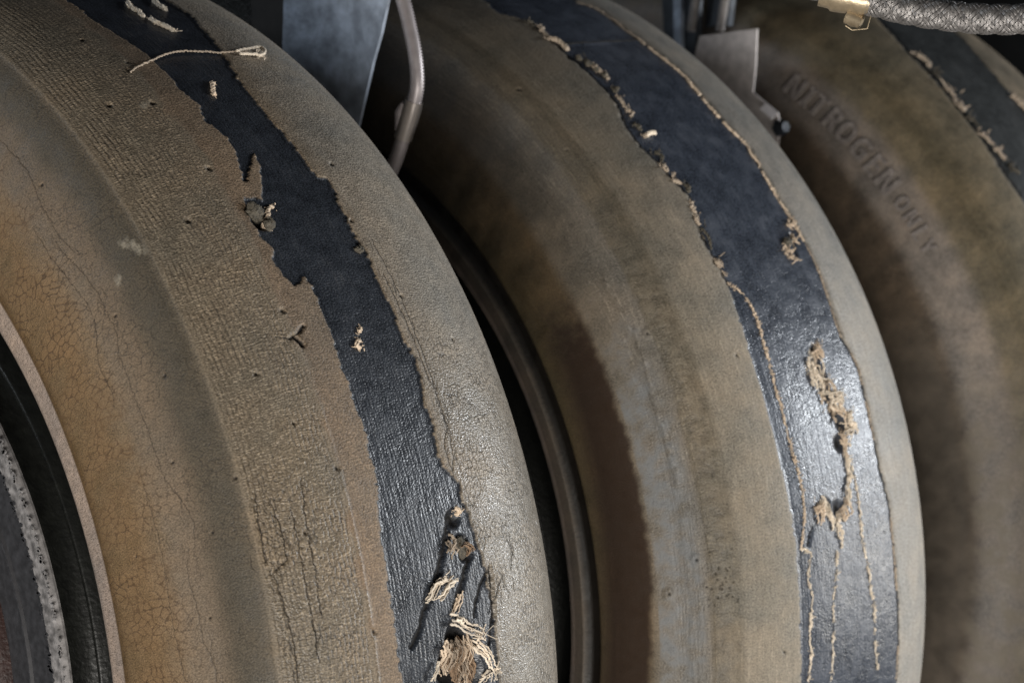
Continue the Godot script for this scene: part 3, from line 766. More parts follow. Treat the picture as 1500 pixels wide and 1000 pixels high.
func tyre_mesh(skin: TyreSkin, step_phi: float, step_s: float) -> ArrayMesh:
	var cols := PackedFloat32Array()
	var a := PHI0
	var m := int(90.0 / step_phi)
	for i in m + 1:
		cols.append(PHI0 + 90.0 * i / m)
	for i in range(1, 91):
		cols.append(PHI1 + 3.0 * i)
	var ss := PackedFloat32Array()
	var s := S0
	while s < 363.0:
		ss.append(s)
		s += 3.0 if s < -300.0 else (step_s if s < 150.0 else 5.0)
	ss.append(363.5)
	var nc := cols.size()
	var nr := ss.size()
	var v := PackedVector3Array()
	var uv := PackedVector2Array()
	var nn := PackedVector3Array()
	var idx := PackedInt32Array()
	v.resize(nc * nr)
	uv.resize(nc * nr)
	nn.resize(nc * nr)
	for y in nr:
		var p := across(table, ss[y])
		var o := across(slope, ss[y])
		var tv := (ss[y] - S0) / (S1 - S0)
		tv = 2.0 - tv if tv > 1.0 else tv
		for x in nc:
			var w := deg_to_rad(cols[x])
			var q := p + o * skin.deep(cols[x], ss[y]) * 0.001
			var i := y * nc + x
			v[i] = Vector3(q.x, q.y * cos(w), q.y * sin(w))
			uv[i] = Vector2(pingpong((cols[x] - PHI0) / 90.0, 1.0), tv)
	for y in nr:
		var y0 := maxi(y - 1, 0) * nc
		var y1 := mini(y + 1, nr - 1) * nc
		for x in nc:
			var x0 := x - 1 if x > 0 else nc - 2
			var x1 := x + 1 if x < nc - 1 else 1
			nn[y * nc + x] = (v[y1 + x] - v[y0 + x]).cross(v[y * nc + x1] - v[y * nc + x0]).normalized()
	var flip := nn[(nr / 2) * nc].dot(out_of(PHI0, ss[nr / 2])) < 0.0
	if flip:
		for i in nn.size():
			nn[i] = -nn[i]
	idx.resize((nc - 1) * (nr - 1) * 6)
	var j := 0
	for y in nr - 1:
		for x in nc - 1:
			var i := y * nc + x
			var tri := [i, i + 1, i + nc + 1, i, i + nc + 1, i + nc]
			for t in 6:
				idx[j + t] = tri[t]
			j += 6
	var f := (v[idx[1]] - v[idx[0]]).cross(v[idx[2]] - v[idx[0]])
	var mid_i := ((nr / 2) * (nc - 1) + 3) * 6
	f = (v[idx[mid_i + 1]] - v[idx[mid_i]]).cross(v[idx[mid_i + 2]] - v[idx[mid_i]])
	if f.dot(nn[idx[mid_i]]) > 0.0:
		for i in range(0, idx.size(), 3):
			var t := idx[i + 1]
			idx[i + 1] = idx[i + 2]
			idx[i + 2] = t
	var arrays := []
	arrays.resize(Mesh.ARRAY_MAX)
	arrays[Mesh.ARRAY_VERTEX] = v
	arrays[Mesh.ARRAY_NORMAL] = nn
	arrays[Mesh.ARRAY_TEX_UV] = uv
	arrays[Mesh.ARRAY_INDEX] = idx
	var mesh := ArrayMesh.new()
	mesh.add_surface_from_arrays(Mesh.PRIMITIVE_TRIANGLES, arrays)
	return mesh

func rubber(skin: TyreSkin) -> StandardMaterial3D:
	var m := StandardMaterial3D.new()
	m.albedo_texture = skin.color_image()
	var r := skin.relief_image()
	m.roughness_texture = r
	m.roughness_texture_channel = BaseMaterial3D.TEXTURE_CHANNEL_GREEN
	m.heightmap_enabled = true
	m.heightmap_texture = r
	m.heightmap_scale = 1.0
	m.metallic_specular = 0.5
	return m

# ---------------------------------------------------------------- cords and fibres

# a path over a tyre: the marks' points, lifted, made smooth and a little unsteady
func path_on(skin: TyreSkin, points: Array, lift: float, arch := 0.0, shake := 0.0, steps := 7) -> PackedVector3Array:
	var at := []
	for i in points.size():
		var t := float(i) / maxi(points.size() - 1, 1)
		at.append(on(skin, points[i].x, points[i].y, lift + arch * sin(t * PI)))
	var path := curve_through(at, steps)
	for i in path.size():
		path[i] += Vector3(rng.randfn(), rng.randfn(), rng.randfn()) * shake * 0.001
	return path

# plies wound round each other
func twisted(g: Geo, path: PackedVector3Array, r: float, plies: int, pitch: float, swell := 0.2) -> void:
	var lengths := PackedFloat32Array([0.0])
	for i in range(1, path.size()):
		lengths.append(lengths[i - 1] + path[i].distance_to(path[i - 1]))
	var total := lengths[-1]
	var count := clampi(int(total / pitch * 8.0), 6, 400)
	var a := Vector3.ZERO
	for p in plies:
		var line := PackedVector3Array()
		var radii := PackedFloat32Array()
		a = Vector3.ZERO
		var seg := 0
		var off := rng.randf() * 0.6
		for k in count + 1:
			var d := total * k / count
			while seg < path.size() - 2 and lengths[seg + 1] < d:
				seg += 1
			var q := path[seg].lerp(path[seg + 1], clampf((d - lengths[seg]) / maxf(lengths[seg + 1] - lengths[seg], 1e-6), 0, 1))
			var t := (path[mini(seg + 2, path.size() - 1)] - path[maxi(seg - 1, 0)]).normalized()
			if a == Vector3.ZERO:
				a = t.cross(Vector3(0.3, 1, 0.2)).normalized()
			a = (a - t * a.dot(t)).normalized()
			var b := t.cross(a)
			var w := TAU * (d / pitch + float(p) / plies) + off
			line.append(q + (a * cos(w) + b * sin(w)) * r * 0.5)
			radii.append(r * 0.58 * (1.0 + swell * rng.randfn() * 0.5))
		g.tint = Color(1, 1, 1) * rng.randf_range(0.8, 1.1)
		g.tube(line, radii, 6)

# loose fibres lying side by side and fanning out
func fibres(g: Geo, path: PackedVector3Array, width: float, count: int, r: float, fan := 0.5, flat := 1.0) -> void:
	for c in count:
		var line := PackedVector3Array()
		var side := Vector3(rng.randfn(), rng.randfn(), rng.randfn()) * width * 0.45
		var drift := Vector3(rng.randfn(), rng.randfn(), rng.randfn()) * width * fan
		var from := rng.randf_range(0.0, 0.2)
		var to := rng.randf_range(0.75, 1.0)
		var m := maxi(5, int(path.size() * (to - from)))
		for k in m:
			var t := lerpf(from, to, float(k) / (m - 1))
			var f := t * (path.size() - 1)
			var i := mini(int(f), path.size() - 2)
			line.append(path[i].lerp(path[i + 1], f - i) + side + drift * t * t + Vector3(rng.randfn(), rng.randfn(), rng.randfn()) * r * 0.35)
		g.tint = Color(1, 1, 1) * rng.randf_range(0.6, 1.15)
		var radii := PackedFloat32Array()
		for k in m:
			radii.append(r * (1.0 - 0.5 * float(k) / m) * rng.randf_range(0.8, 1.2))
		g.tube(line, radii, 6 if flat < 1.0 else 5, Vector3(rng.randfn(), rng.randfn(), rng.randfn()), flat)

# short frayed ends round a spot
func fuzz(g: Geo, skin: TyreSkin, spot: Vector2, reach: float, length: float, count: int, r: float, lift := 0.6) -> void:
	for c in count:
		var p := spot + Vector2(rng.randfn() * reach / 9.9, rng.randfn() * reach)
		var up := out_of(p.x, p.y)
		var q := on(skin, p.x, p.y, lift)
		var d := (Vector3(rng.randfn(), rng.randfn(), rng.randfn()) + up * 0.15).normalized()
		var bend := Vector3(rng.randfn(), rng.randfn(), rng.randfn()) * 0.5
		var line := PackedVector3Array()
		var len := length * rng.randf_range(0.5, 1.4)
		for k in 6:
			line.append(q + (d * k / 5.0 + bend * pow(k / 5.0, 2.0)) * len)
		g.tint = Color(1, 1, 1) * rng.randf_range(0.65, 1.15)
		g.tube(line, even(r * rng.randf_range(0.7, 1.3), 6), 5)

# a small torn crumb of rubber
func crumb(mid: Vector3, size: Vector3, seed_: int) -> ArrayMesh:
	var n := FastNoiseLite.new()
	n.seed = seed_
	n.frequency = 0.9
	n.fractal_octaves = 4
	var g := Geo.new()
	var rings := 18
	var segs := 26
	var at := func(i: int, k: int) -> Vector3:
		var th := PI * i / rings
		var ph := TAU * (k % segs) / segs
		var d := Vector3(sin(th) * cos(ph), cos(th), sin(th) * sin(ph))
		return mid + d * size * (1.0 + 0.55 * n.get_noise_3dv(d * 1.6))
	for i in rings + 1:
		for k in segs + 1:
			var p: Vector3 = at.call(i, k)
			var nn: Vector3 = (at.call(i, k + 1) - at.call(i, k + segs - 1)).cross(at.call(mini(i + 1, rings), k) - at.call(maxi(i - 1, 0), k))
			nn = nn.normalized() if nn.length() > 1e-12 else (p - mid).normalized()
			if nn.dot(p - mid) < 0.0:
				nn = -nn
			g.put(p, nn)
	for i in rings:
		for k in segs:
			var q := i * (segs + 1) + k
			g.quad(q, q + 1, q + segs + 2, q + segs + 1)
	return g.mesh()

# ---------------------------------------------------------------- materials

func plain(color: Color, rough: float, metal := 0.0, bump := 0.0, grain := 40.0, mottle := 0.25, seed_ := 1) -> StandardMaterial3D:
	var m := StandardMaterial3D.new()
	m.albedo_color = color.linear_to_srgb()
	m.roughness = rough
	m.metallic = metal
	m.uv1_triplanar = true
	m.uv1_scale = Vector3.ONE * grain
	if mottle > 0.0:
		var n := FastNoiseLite.new()
		n.seed = seed_
		n.frequency = 0.02
		n.fractal_octaves = 5
		var t := NoiseTexture2D.new()
		t.width = 256
		t.height = 256
		t.seamless = true
		t.noise = n
		var ramp := Gradient.new()
		ramp.set_color(0, Color(1, 1, 1) * (1.0 - mottle))
		ramp.set_color(1, Color.WHITE)
		t.color_ramp = ramp
		m.albedo_texture = t
	if bump > 0.0:
		var n := FastNoiseLite.new()
		n.seed = seed_ + 7
		n.frequency = 0.05
		n.fractal_octaves = 4
		var t := NoiseTexture2D.new()
		t.width = 256
		t.height = 256
		t.seamless = true
		t.noise = n
		m.heightmap_enabled = true
		m.heightmap_texture = t
		m.heightmap_scale = bump
	return m

func make_materials() -> void:
	for q in [["cord", Color(.70, .56, .42)], ["pale", Color(.86, .75, .61)], ["brown", Color(.30, .20, .125)], ["dull", Color(.42, .34, .26)]]:
		var m := StandardMaterial3D.new()
		m.albedo_color = q[1].linear_to_srgb()
		m.roughness = 0.85
		m.vertex_color_use_as_albedo = true
		m.rim_enabled = true
		m.rim = 0.3
		mats[q[0]] = m
	mats.crumb = plain(Color(.16, .14, .105), 0.75, 0.0, 0.08, 60.0, 0.45, 3)
	mats.letter = plain(Color(.30, .265, .245), 0.7, 0.0, 0.03, 20.0, 0.3, 4)
	mats.well = plain(Color(.012, .013, .011), 0.42, 0.0, 0.04, 14.0, 0.5, 5)
	mats.flange = plain(Color(.42, .40, .395), 0.6, 0.1, 0.02, 22.0, 0.55, 6)
	mats.disc = plain(Color(.06, .06, .066), 0.55, 0.1, 0.006, 18.0, 0.35, 7)
	mats.hub = plain(Color(.045, .017, .013), 0.5, 0.0, 0.05, 18.0, 0.4, 8)
	mats.plate = plain(Color(.50, .58, .71), 0.55, 0.2, 0.05, 7.0, 0.35, 9)
	mats.bracket = plain(Color(.70, .64, .62), 0.6, 0.1, 0.03, 12.0, 0.2, 10)
	mats.strut = plain(Color(.05, .06, .075), 0.5, 0.3, 0.03, 8.0, 0.35, 11)
	mats.edge = plain(Color(.28, .26, .25), 0.55, 0.3, 0.03, 12.0, 0.25, 12)
	mats.conduit = plain(Color(.42, .38, .385), 0.42, 0.4, 0.0, 12.0, 0.2, 13)
	mats.clamp = plain(Color(.55, .50, .47), 0.28, 0.9, 0.0, 12.0, 0.15, 14)
	mats.braid = plain(Color(.46, .44, .43), 0.4, 0.75, 0.0, 30.0, 0.3, 15)
	mats.core = plain(Color(.03, .027, .025), 0.7, 0.0, 0.0, 12.0, 0.2, 16)
	mats.brass = plain(Color(.62, .50, .34), 0.36, 0.6, 0.02, 20.0, 0.3, 17)
	mats.wall = plain(Color(.010, .011, .012), 0.9, 0.0, 0.0, 1.0, 0.5, 18)
	mats.floor = plain(Color(.22, .21, .2), 0.8, 0.0, 0.1, 0.7, 0.3, 19)

# ---------------------------------------------------------------- the wheels

func wheel(k: int, label: String) -> Node3D:
	var root := thing("aircraft_wheel", Vector3(SPACING * k, 0, 0), label, "wheel", "worn wheels side by side")
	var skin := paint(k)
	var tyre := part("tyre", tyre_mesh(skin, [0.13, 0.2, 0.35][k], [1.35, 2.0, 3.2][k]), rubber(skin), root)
	rim(root, k)
	cords(skin, tyre, k)
	if k == 2:
		lettering(skin, tyre)
	return root

func rim(root: Node3D, k: int) -> void:
	var hub := Geo.new()
	hub.lathe([Vector2(-0.150, 0.246), Vector2(-0.156, 0.244), Vector2(-0.162, 0.236), Vector2(-0.162, 0.15), Vector2(-0.12, 0.10), Vector2(-0.15, 0.085), Vector2(-0.16, 0.07), Vector2(-0.16, 0.001)], 120)
	var disc := Geo.new()
	disc.lathe([Vector2(-0.158, 0.3146), Vector2(-0.1565, 0.312), Vector2(-0.156, 0.2845), Vector2(-0.1585, 0.2835), Vector2(-0.1585, 0.2815), Vector2(-0.153, 0.279), Vector2(-0.150, 0.246)], 160)
	disc.lathe([Vector2(0.13, 0.001), Vector2(0.13, 0.30), Vector2(0.15, 0.32), Vector2(0.15, 0.376)], 100)
	var well := Geo.new()
	well.lathe([Vector2(-0.1541, 0.3319), Vector2(-0.10, 0.332), Vector2(-0.105, 0.3345), Vector2(-0.132, 0.3365), Vector2(-0.136, 0.338), Vector2(-0.134, 0.340), Vector2(-0.11, 0.343), Vector2(-0.095, 0.35), Vector2(-0.095, 0.372), Vector2(-0.119, 0.3785)], 160, true)
	var flange := Geo.new()
	flange.lathe([Vector2(-0.154, 0.3321), Vector2(-0.156, 0.3322), Vector2(-0.1595, 0.3305), Vector2(-0.1605, 0.3285), Vector2(-0.1605, 0.3170), Vector2(-0.158, 0.3146)], 200)
	var r := part("rim", disc.mesh(), mats.disc, root)
	var fl := part("flange", flange.mesh(), mats.flange, r)
	part("well", well.mesh(), mats.well, r)
	part("hub", hub.mesh(), mats.hub, r)
	if k == 0:
		# paint chipped off the flange: raised flakes along both of its edges
		var flakes := Geo.new()
		var pale := Geo.new()
		for i in 320:
			var w := deg_to_rad(rng.randf_range(45.0, 105.0))
			var outer := rng.randf() < 0.5
			var rr := (0.3312 if outer else 0.3160) + rng.randfn() * 0.0013
			var mid := Vector3(-0.1606, rr * cos(w), rr * sin(w))
			var ring := []
			var sides := rng.randi_range(5, 7)
			var big := rng.randf_range(0.0006, 0.0019)
			for j in sides:
				var f := TAU * j / sides
				ring.append(mid + Vector3(-0.0004, cos(f), sin(f)) * Vector3(1, big * rng.randf_range(0.6, 1.3), big * rng.randf_range(0.8, 1.9)))
			var into := pale if outer else flakes
			into.flat(ring, Vector3.LEFT)
			for j in sides:
				var a: Vector3 = ring[j]
				var b: Vector3 = ring[(j + 1) % sides]
				into.flat([a, b, b + Vector3(0.0006, 0, 0), a + Vector3(0.0006, 0, 0)], (a + b - 2.0 * mid).normalized())
		var fk := part("paint_flakes", flakes.mesh(), mats.disc, r)
		fk.set_meta("kind", "stuff")
		part("paint_flakes", pale.mesh(), mats.flange, r).set_meta("kind", "stuff")
		root.remove_child(r)
		root.add_child(r, true)

func cords(skin: TyreSkin, tyre: Node3D, k: int) -> void:
	var g: Geo
	if k == 0:
		for line in marks["0_cord_long"]:
			g = Geo.new()
			twisted(g, path_on(skin, line, 1.0, 1.6, 0.2), 0.0008, 2, 0.007, 0.5)
			part("frayed_cord", g.mesh(), mats.dull, tyre)
		for line in marks["0_loop"]:
			g = Geo.new()
			twisted(g, path_on(skin, line, 2.4, 1.0, 0.15), 0.0012, 3, 0.007, 0.6)
			fuzz(g, skin, line[2], 2.0, 0.0025, 8, 0.0003, 2.0)
			fuzz(g, skin, line[4], 2.0, 0.0025, 8, 0.0003, 2.0)
			part("frayed_cord", g.mesh(), mats.pale, tyre)
		for line in marks["0_cord"]:
			g = Geo.new()
			twisted(g, path_on(skin, line, 0.9, 0.8, 0.25), 0.0017, 3, 0.008, 0.5)
			for p in line:
				fuzz(g, skin, p, 1.2, 0.0018, 9, 0.0003)
			part("frayed_cord", g.mesh(), mats.pale if line[0].x < 30.0 else mats.cord, tyre)
		var n := 0
		for line in marks["0_straw"]:
			g = Geo.new()
			var wide: float = [0.0036, 0.003, 0.0034, 0.0042, 0.003, 0.0012, 0.0045, 0.004, 0.004, 0.004, 0.004, 0.0035][n % 12]
			var raised: float = [2.0, 3.0, 1.4, 3.6, 3.0, 3.0, 3.0, 2.0, 2.4, 1.5, 1.5, 2.0][n % 12]
			fibres(g, path_on(skin, line, raised, 1.5, 0.1), wide, [6, 6, 7, 8, 7, 3, 8, 9, 10, 10, 10, 9][n % 12], 0.0011, 0.35, 0.45)
			if n in [3, 4]:
				fuzz(g, skin, line[-1], 1.6, 0.005, 16, 0.0004, raised)
			part("torn_fibres", g.mesh(), [mats.pale, mats.pale, mats.cord, mats.pale, mats.pale, mats.pale, mats.pale, mats.dull, mats.brown, mats.cord, mats.brown, mats.brown][n % 12], tyre)
			n += 1
		for i in 30:                                                              # fibres hanging in the torn pit
			g = Geo.new()
			var p := Vector2(rng.randf_range(83.6, 86.4), rng.randf_range(4.0, 24.0))
			fibres(g, path_on(skin, [p, p + Vector2(0.7, rng.randfn()), p + Vector2(1.7, rng.randfn() * 3.0)], rng.randf_range(1.0, 8.0), 2.5, 0.3), 0.003, 6, 0.00045, 0.7)
			part("torn_fibres", g.mesh(), [mats.brown, mats.dull, mats.brown, mats.cord][i % 4], tyre)
		# the rubber left standing in the two holes
		var holes: Array = marks["0_hole"][0]
		part("rubber_plug", crumb(on(skin, holes[3].x + 0.15, holes[3].y, 2.4), Vector3(0.0075, 0.0075, 0.0065), 5), mats.crumb, tyre)
		part("rubber_plug", crumb(on(skin, holes[4].x + 0.3, holes[4].y + 5.0, 2.6), Vector3(0.004, 0.005, 0.004), 6), mats.crumb, tyre)
		part("rubber_plug", crumb(on(skin, 54.6, 26.0, 0.2), Vector3(0.004, 0.003, 0.003), 7), mats.crumb, tyre)
		part("rubber_plug", crumb(on(skin, holes[1].x + 0.3, holes[1].y + 1.0, 1.0), Vector3(0.0055, 0.008, 0.005), 8), mats.crumb, tyre)
	elif k == 1:
		var n := 0
		for line in marks["1_edge"]:
			g = Geo.new()
			var path := path_on(skin, line, 0.2, 0.0, 0.62, 18)
			var j := 0
			while j < path.size() - 4:
				var m := mini(rng.randi_range(3, 9), path.size() - j)
				if m > 2 and rng.randf() < 0.93:
					twisted(g, path.slice(j, j + m), rng.randf_range(0.0004, 0.0012), 2, 0.004, 0.9)
				j += m - 1
			for i in line.size() - 1:
				for t in 4:
					fuzz(g, skin, line[i].lerp(line[i + 1], rng.randf()), 1.0, 0.0016, 5, 0.00028, 0.4)
			part("frayed_cord", g.mesh(), mats.cord if n == 0 else mats.pale, tyre)
			n += 1
		var top: Array = marks["1_blue_right"][0].slice(1, 12)
		for i in top.size() - 1:                                                  # the bright cord along the upper right edge of the worn band
			g = Geo.new()
			twisted(g, path_on(skin, [top[i], top[i].lerp(top[i + 1], 0.35) + Vector2(0, rng.randfn()), top[i].lerp(top[i + 1], 0.7) + Vector2(0, rng.randfn()), top[i].lerp(top[i + 1], rng.randf_range(0.8, 1.0))], 0.3, 0.3, 0.4, 5), rng.randf_range(0.0009, 0.0015), 2, 0.005, 0.8)
			for t in 4:
				fuzz(g, skin, top[i].lerp(top[i + 1], rng.randf()), 0.8, 0.0014, 4, 0.0003, 0.6)
			part("frayed_cord", g.mesh(), mats.cord if i > 1 else mats.dull, tyre)
		g = Geo.new()
		var seam := path_on(skin, marks["1_blue_right"][0], 0.1, 0.0, 0.35, 12)
		var j2 := 0
		while j2 < seam.size() - 8:
			if rng.randf() < 0.45:
				twisted(g, seam.slice(j2, j2 + 8), rng.randf_range(0.0006, 0.0013), 2, 0.005, 0.8)
			j2 += 7
		part("seam_cord", g.mesh(), mats.dull, tyre).set_meta("kind", "stuff")
		for line in marks["1_wound"]:
			for i in line.size() - 1:
				g = Geo.new()
				var spot: Vector2 = line[i]
				var wide := 1.0 if i < 9 and line.size() > 5 else 0.45       # the lower part is a single thick strand
				for t in 7:                                                       # short curls of cord, tangled
					var p: Vector2 = spot.lerp(line[i + 1], rng.randf() * 0.8) + Vector2(rng.randfn() * 0.25, rng.randfn() * 3.5) * wide
					var d := Vector2(rng.randfn() * 0.5 + 0.35, rng.randfn() * 2.6 * wide)
					var side := Vector2(rng.randfn() * 0.3, rng.randfn() * 2.6) * wide
					twisted(g, path_on(skin, [p, p + d * 0.4 + side, p + d * 0.8, p + d * 1.2 - side * 0.6], rng.randf_range(0.2, 1.6), 1.2, 0.4), rng.randf_range(0.0004, 0.0010), 2, 0.005, 0.8)
				fibres(g, path_on(skin, [spot, spot.lerp(line[i + 1], 0.5) + Vector2(rng.randfn() * 0.1, rng.randfn() * 2.0), line[i + 1]], 0.8, 1.2, 0.5), 0.0022, 4, 0.0005, 0.9)
				fuzz(g, skin, spot, 3.0 * wide, 0.0022, 40, 0.0002, 0.7)
				part("torn_fibres", g.mesh(), mats.pale if i % 3 else mats.cord, tyre)
		for p in marks["1_bits"][0]:
			g = Geo.new()
			fuzz(g, skin, p, 2.4, 0.0035, 26, 0.00045, 0.5)
			part("torn_fibres", g.mesh(), mats.cord, tyre)
		var list: Array = marks["1_bits_left"][0]
		for i in list.size():
			g = Geo.new()
			var p: Vector2 = list[i]
			var q: Vector2 = list[mini(i + 1, list.size() - 1)]
			if i == 11:                                                       # one stub of cord that stands out across the edge
				twisted(g, PackedVector3Array([on(skin, p.x, p.y - 4.0, 1.0), on(skin, p.x - 0.1, p.y, 2.5), on(skin, p.x, p.y + 5.0, 3.0)]), 0.0022, 3, 0.008)
				part("frayed_cord", g.mesh(), mats.pale, tyre)
				continue
			if q.distance_to(p) > 0.1:
				var end := p.lerp(q, rng.randf_range(0.4, 0.9))
				twisted(g, path_on(skin, [p, p.lerp(end, 0.5) + Vector2(0, rng.randfn() * 2.0), end], 0.4, 1.0, 0.4), rng.randf_range(0.0013, 0.0024), 2, 0.008, 0.6)
			fuzz(g, skin, p, 2.4, 0.0028, 10, 0.0004, 0.4)
			part("frayed_cord", g.mesh(), mats.dull if i % 3 else mats.crumb, tyre)
		# the hole at the right of the band: a torn flap of rubber
		part("rubber_plug", crumb(on(skin, 58.3, 26.0, 0.3), Vector3(0.006, 0.004, 0.004), 12), mats.crumb, tyre)
		for i in 4:
			part("rubber_plug", crumb(on(skin, 35.6 + i * 0.9, -60.0 + i * 3.0, 0.2), Vector3(0.003, 0.0035, 0.003), 14 + i), mats.crumb, tyre)
	else:
		var e: Array = marks["2_edge"][0]
		for i in e.size() - 1:
			g = Geo.new()
			var end: Vector2 = e[i].lerp(e[i + 1], rng.randf_range(0.5, 0.95))
			twisted(g, path_on(skin, [e[i], e[i].lerp(end, 0.5) + Vector2(0, rng.randfn() * 2.0), end], 0.8, 0.5, 0.4), rng.randf_range(0.0010, 0.0026), 3, 0.009, 0.9)
			fuzz(g, skin, e[i], 3.0, 0.004, 14, 0.0006)
			part("frayed_cord", g.mesh(), mats.crumb if i % 3 == 1 else mats.dull, tyre)
		g = Geo.new()
		twisted(g, path_on(skin, [Vector2(44.2, 30.0), Vector2(46.0, 33.0), Vector2(47.5, 31.0)], 0.8), 0.003, 3, 0.009, 0.6)
		part("frayed_cord", g.mesh(), mats.dull, tyre)

# raised lettering moulded into the sidewall
func lettering(skin: TyreSkin, tyre: Node3D) -> void:
	var font := SystemFont.new()
	font.font_names = PackedStringArray(["Droid Sans"])
	font.font_weight = 600
	for q in [["N", 32.2, 1.0], ["I", 34.35, 1.0], ["T", 36.1, 1.0], ["R", 38.6, 1.0], ["O", 41.0, 1.0], ["G", 43.6, 1.0], ["E", 46.1, 1.0], ["N", 48.6, 1.0], ["O", 51.7, 0.68], ["N", 53.7, 0.68], ["L", 55.6, 0.78], ["Y", 57.4, 0.68]]:
		var t := TextMesh.new()
		t.text = q[0]
		t.font = font
		t.font_size = 32
		t.pixel_size = 0.00094 * q[2]
		t.depth = 0.0044
		t.curve_step = 1.0
		var o := part("raised_letter", t, mats.letter, tyre)
		var s := -180.0
		var out := out_of(q[1], s)
		var w := deg_to_rad(q[1])
		var right := Vector3(0, -sin(w), cos(w))
		o.transform = Transform3D(Basis(right, out.cross(right), out), on(skin, q[1], s, 0.4))

# ---------------------------------------------------------------- hoses, plates and struts

func flex_conduit() -> void:
	var root := thing("flexible_conduit", Vector3(0.236, 0.35, 0.25), "thin grey corrugated metal hose hanging between the front and middle tyres", "hose")
	var at := []
	for q in [Vector2(0.70, 0.24), Vector2(0.60, 0.252), Vector2(0.5338, 0.2739), Vector2(0.511, 0.2849), Vector2(0.4885, 0.2917), Vector2(0.4661, 0.2968), Vector2(0.4438, 0.2978), Vector2(0.4272, 0.2925), Vector2(0.405, 0.2808), Vector2(0.3854, 0.2701), Vector2(0.3712, 0.2605), Vector2(0.35, 0.246), Vector2(0.30, 0.22), Vector2(0.2, 0.19)]:
		at.append(Vector3(0.236, q.x, q.y) - root.position)
	var path := curve_through(at, 40)
	var radii := PackedFloat32Array()
	var along := 0.0
	for i in path.size():
		if i:
			along += path[i].distance_to(path[i - 1])
		radii.append(0.0058 + 0.0007 * sin(along / 0.0025 * TAU))
	var g := Geo.new()
	g.tube(path, radii, 14)
	part("corrugated_tube", g.mesh(), mats.conduit, root)
	g = Geo.new()
	var sleeve := curve_through([at[7].lerp(at[6], 0.1), at[7].lerp(at[8], 0.4), at[8].lerp(at[9], 0.35)], 8)
	var sr := PackedFloat32Array()
	for i in sleeve.size():
		var t := float(i) / (sleeve.size() - 1)
		sr.append(0.0072 + 0.0009 * sin(t * PI) + (0.0006 if t < 0.12 or t > 0.88 else 0.0))
	g.tube(sleeve, sr, 18)
	part("sleeve", g.mesh(), mats.clamp, root, "shiny sleeve crimped on the hose")
	g = Geo.new()
	g.tube(PackedVector3Array([sleeve[3] + Vector3(-0.004, 0.001, -0.006), sleeve[8] + Vector3(-0.004, 0.001, -0.008), sleeve[13] + Vector3(-0.004, 0, -0.006)]), PackedFloat32Array([0.003, 0.005, 0.002]), 10)
	part("clamp_screw", g.mesh(), mats.conduit, root)

func gusset_plate() -> void:
	var root := thing("painted_gusset", Vector3(0.245, 0.36, 0.18), "blue grey painted steel plate tapering down behind the front tyre", "metal plate")
	var g := Geo.new()
	var shape := []
	for q in [Vector3(0.228, 0.330, 0.125), Vector3(0.228, 0.4747, 0.1366), Vector3(0.228, 0.5182, 0.1421), Vector3(0.228, 0.60, 0.148), Vector3(0.228, 0.60, 0.320), Vector3(0.228, 0.5115, 0.2771), Vector3(0.228, 0.485, 0.2665), Vector3(0.228, 0.4621, 0.2547), Vector3(0.228, 0.434, 0.2425), Vector3(0.228, 0.406, 0.2306), Vector3(0.228, 0.36, 0.21)]:
		shape.append(q - root.position)
	g.sheet(shape, 0.003)
	part("web", g.mesh(), mats.plate, root)

func black_panel() -> void:  # flat black sheets added to keep this gap black
	var root := thing("black_panel", Vector3(0.243, 0.42, 0.0), "flat black panel left of the blue grey plate at the top edge", "panel")
	var g := Geo.new()
	g.plate([Vector2(0.0, -0.3), Vector2(0.0, 0.085), Vector2(0.18, 0.089), Vector2(0.18, -0.3)], -0.002, 0.002, 0.0005)
	part("sheet", g.mesh(), mats.well, root)
	g = Geo.new()
	g.plate([Vector2(-0.02, 0.083), Vector2(-0.02, 0.150), Vector2(0.18, 0.155), Vector2(0.18, 0.087)], -0.007, -0.003, 0.0005)
	part("lap", g.mesh(), mats.core, root)

func bracket() -> void:
	var root := thing("steel_bracket", Vector3(0.70, 0.37, 0.27), "pale grey sheet steel bracket with a bolt behind the middle tyre's right edge", "bracket")
	var g := Geo.new()
	var shape := []
	for q in [Vector3(0.70, 0.4755, 0.1990), Vector3(0.70, 0.4796, 0.2722), Vector3(0.70, 0.4453, 0.2691), Vector3(0.70, 0.4194, 0.2646), Vector3(0.70, 0.4093, 0.2795), Vector3(0.70, 0.3992, 0.2950), Vector3(0.70, 0.3880, 0.2962), Vector3(0.70, 0.3667, 0.2935), Vector3(0.70, 0.33, 0.26), Vector3(0.70, 0.33, 0.15), Vector3(0.70, 0.4400, 0.1860)]:
		shape.append(q - root.position)
	g.sheet(shape, 0.002)
	part("plate", g.mesh(), mats.bracket, root)
	g = Geo.new()                                                                # the lower edge is bent towards the front
	g.sheet([Vector3(0.699, 0.4080, 0.2800) - root.position, Vector3(0.699, 0.3985, 0.2945) - root.position, Vector3(0.684, 0.3935, 0.2990) - root.position, Vector3(0.684, 0.4030, 0.2850) - root.position], 0.0015)
	part("bent_foot", g.mesh(), mats.bracket, root)
	g = Geo.new()
	var mid := Vector3(0.702, 0.3850, 0.2965) - root.position
	var axis := Vector3(-0.1, 0.1, 1.0).normalized()
	g.tube(PackedVector3Array([mid - axis * 0.004, mid - axis * 0.0005, mid + axis * 0.0005, mid + axis * 0.005, mid + axis * 0.0058]), PackedFloat32Array([0.0092, 0.0092, 0.0070, 0.0070, 0.0054]), 6)
	part("bolt", g.mesh(), mats.strut, root)

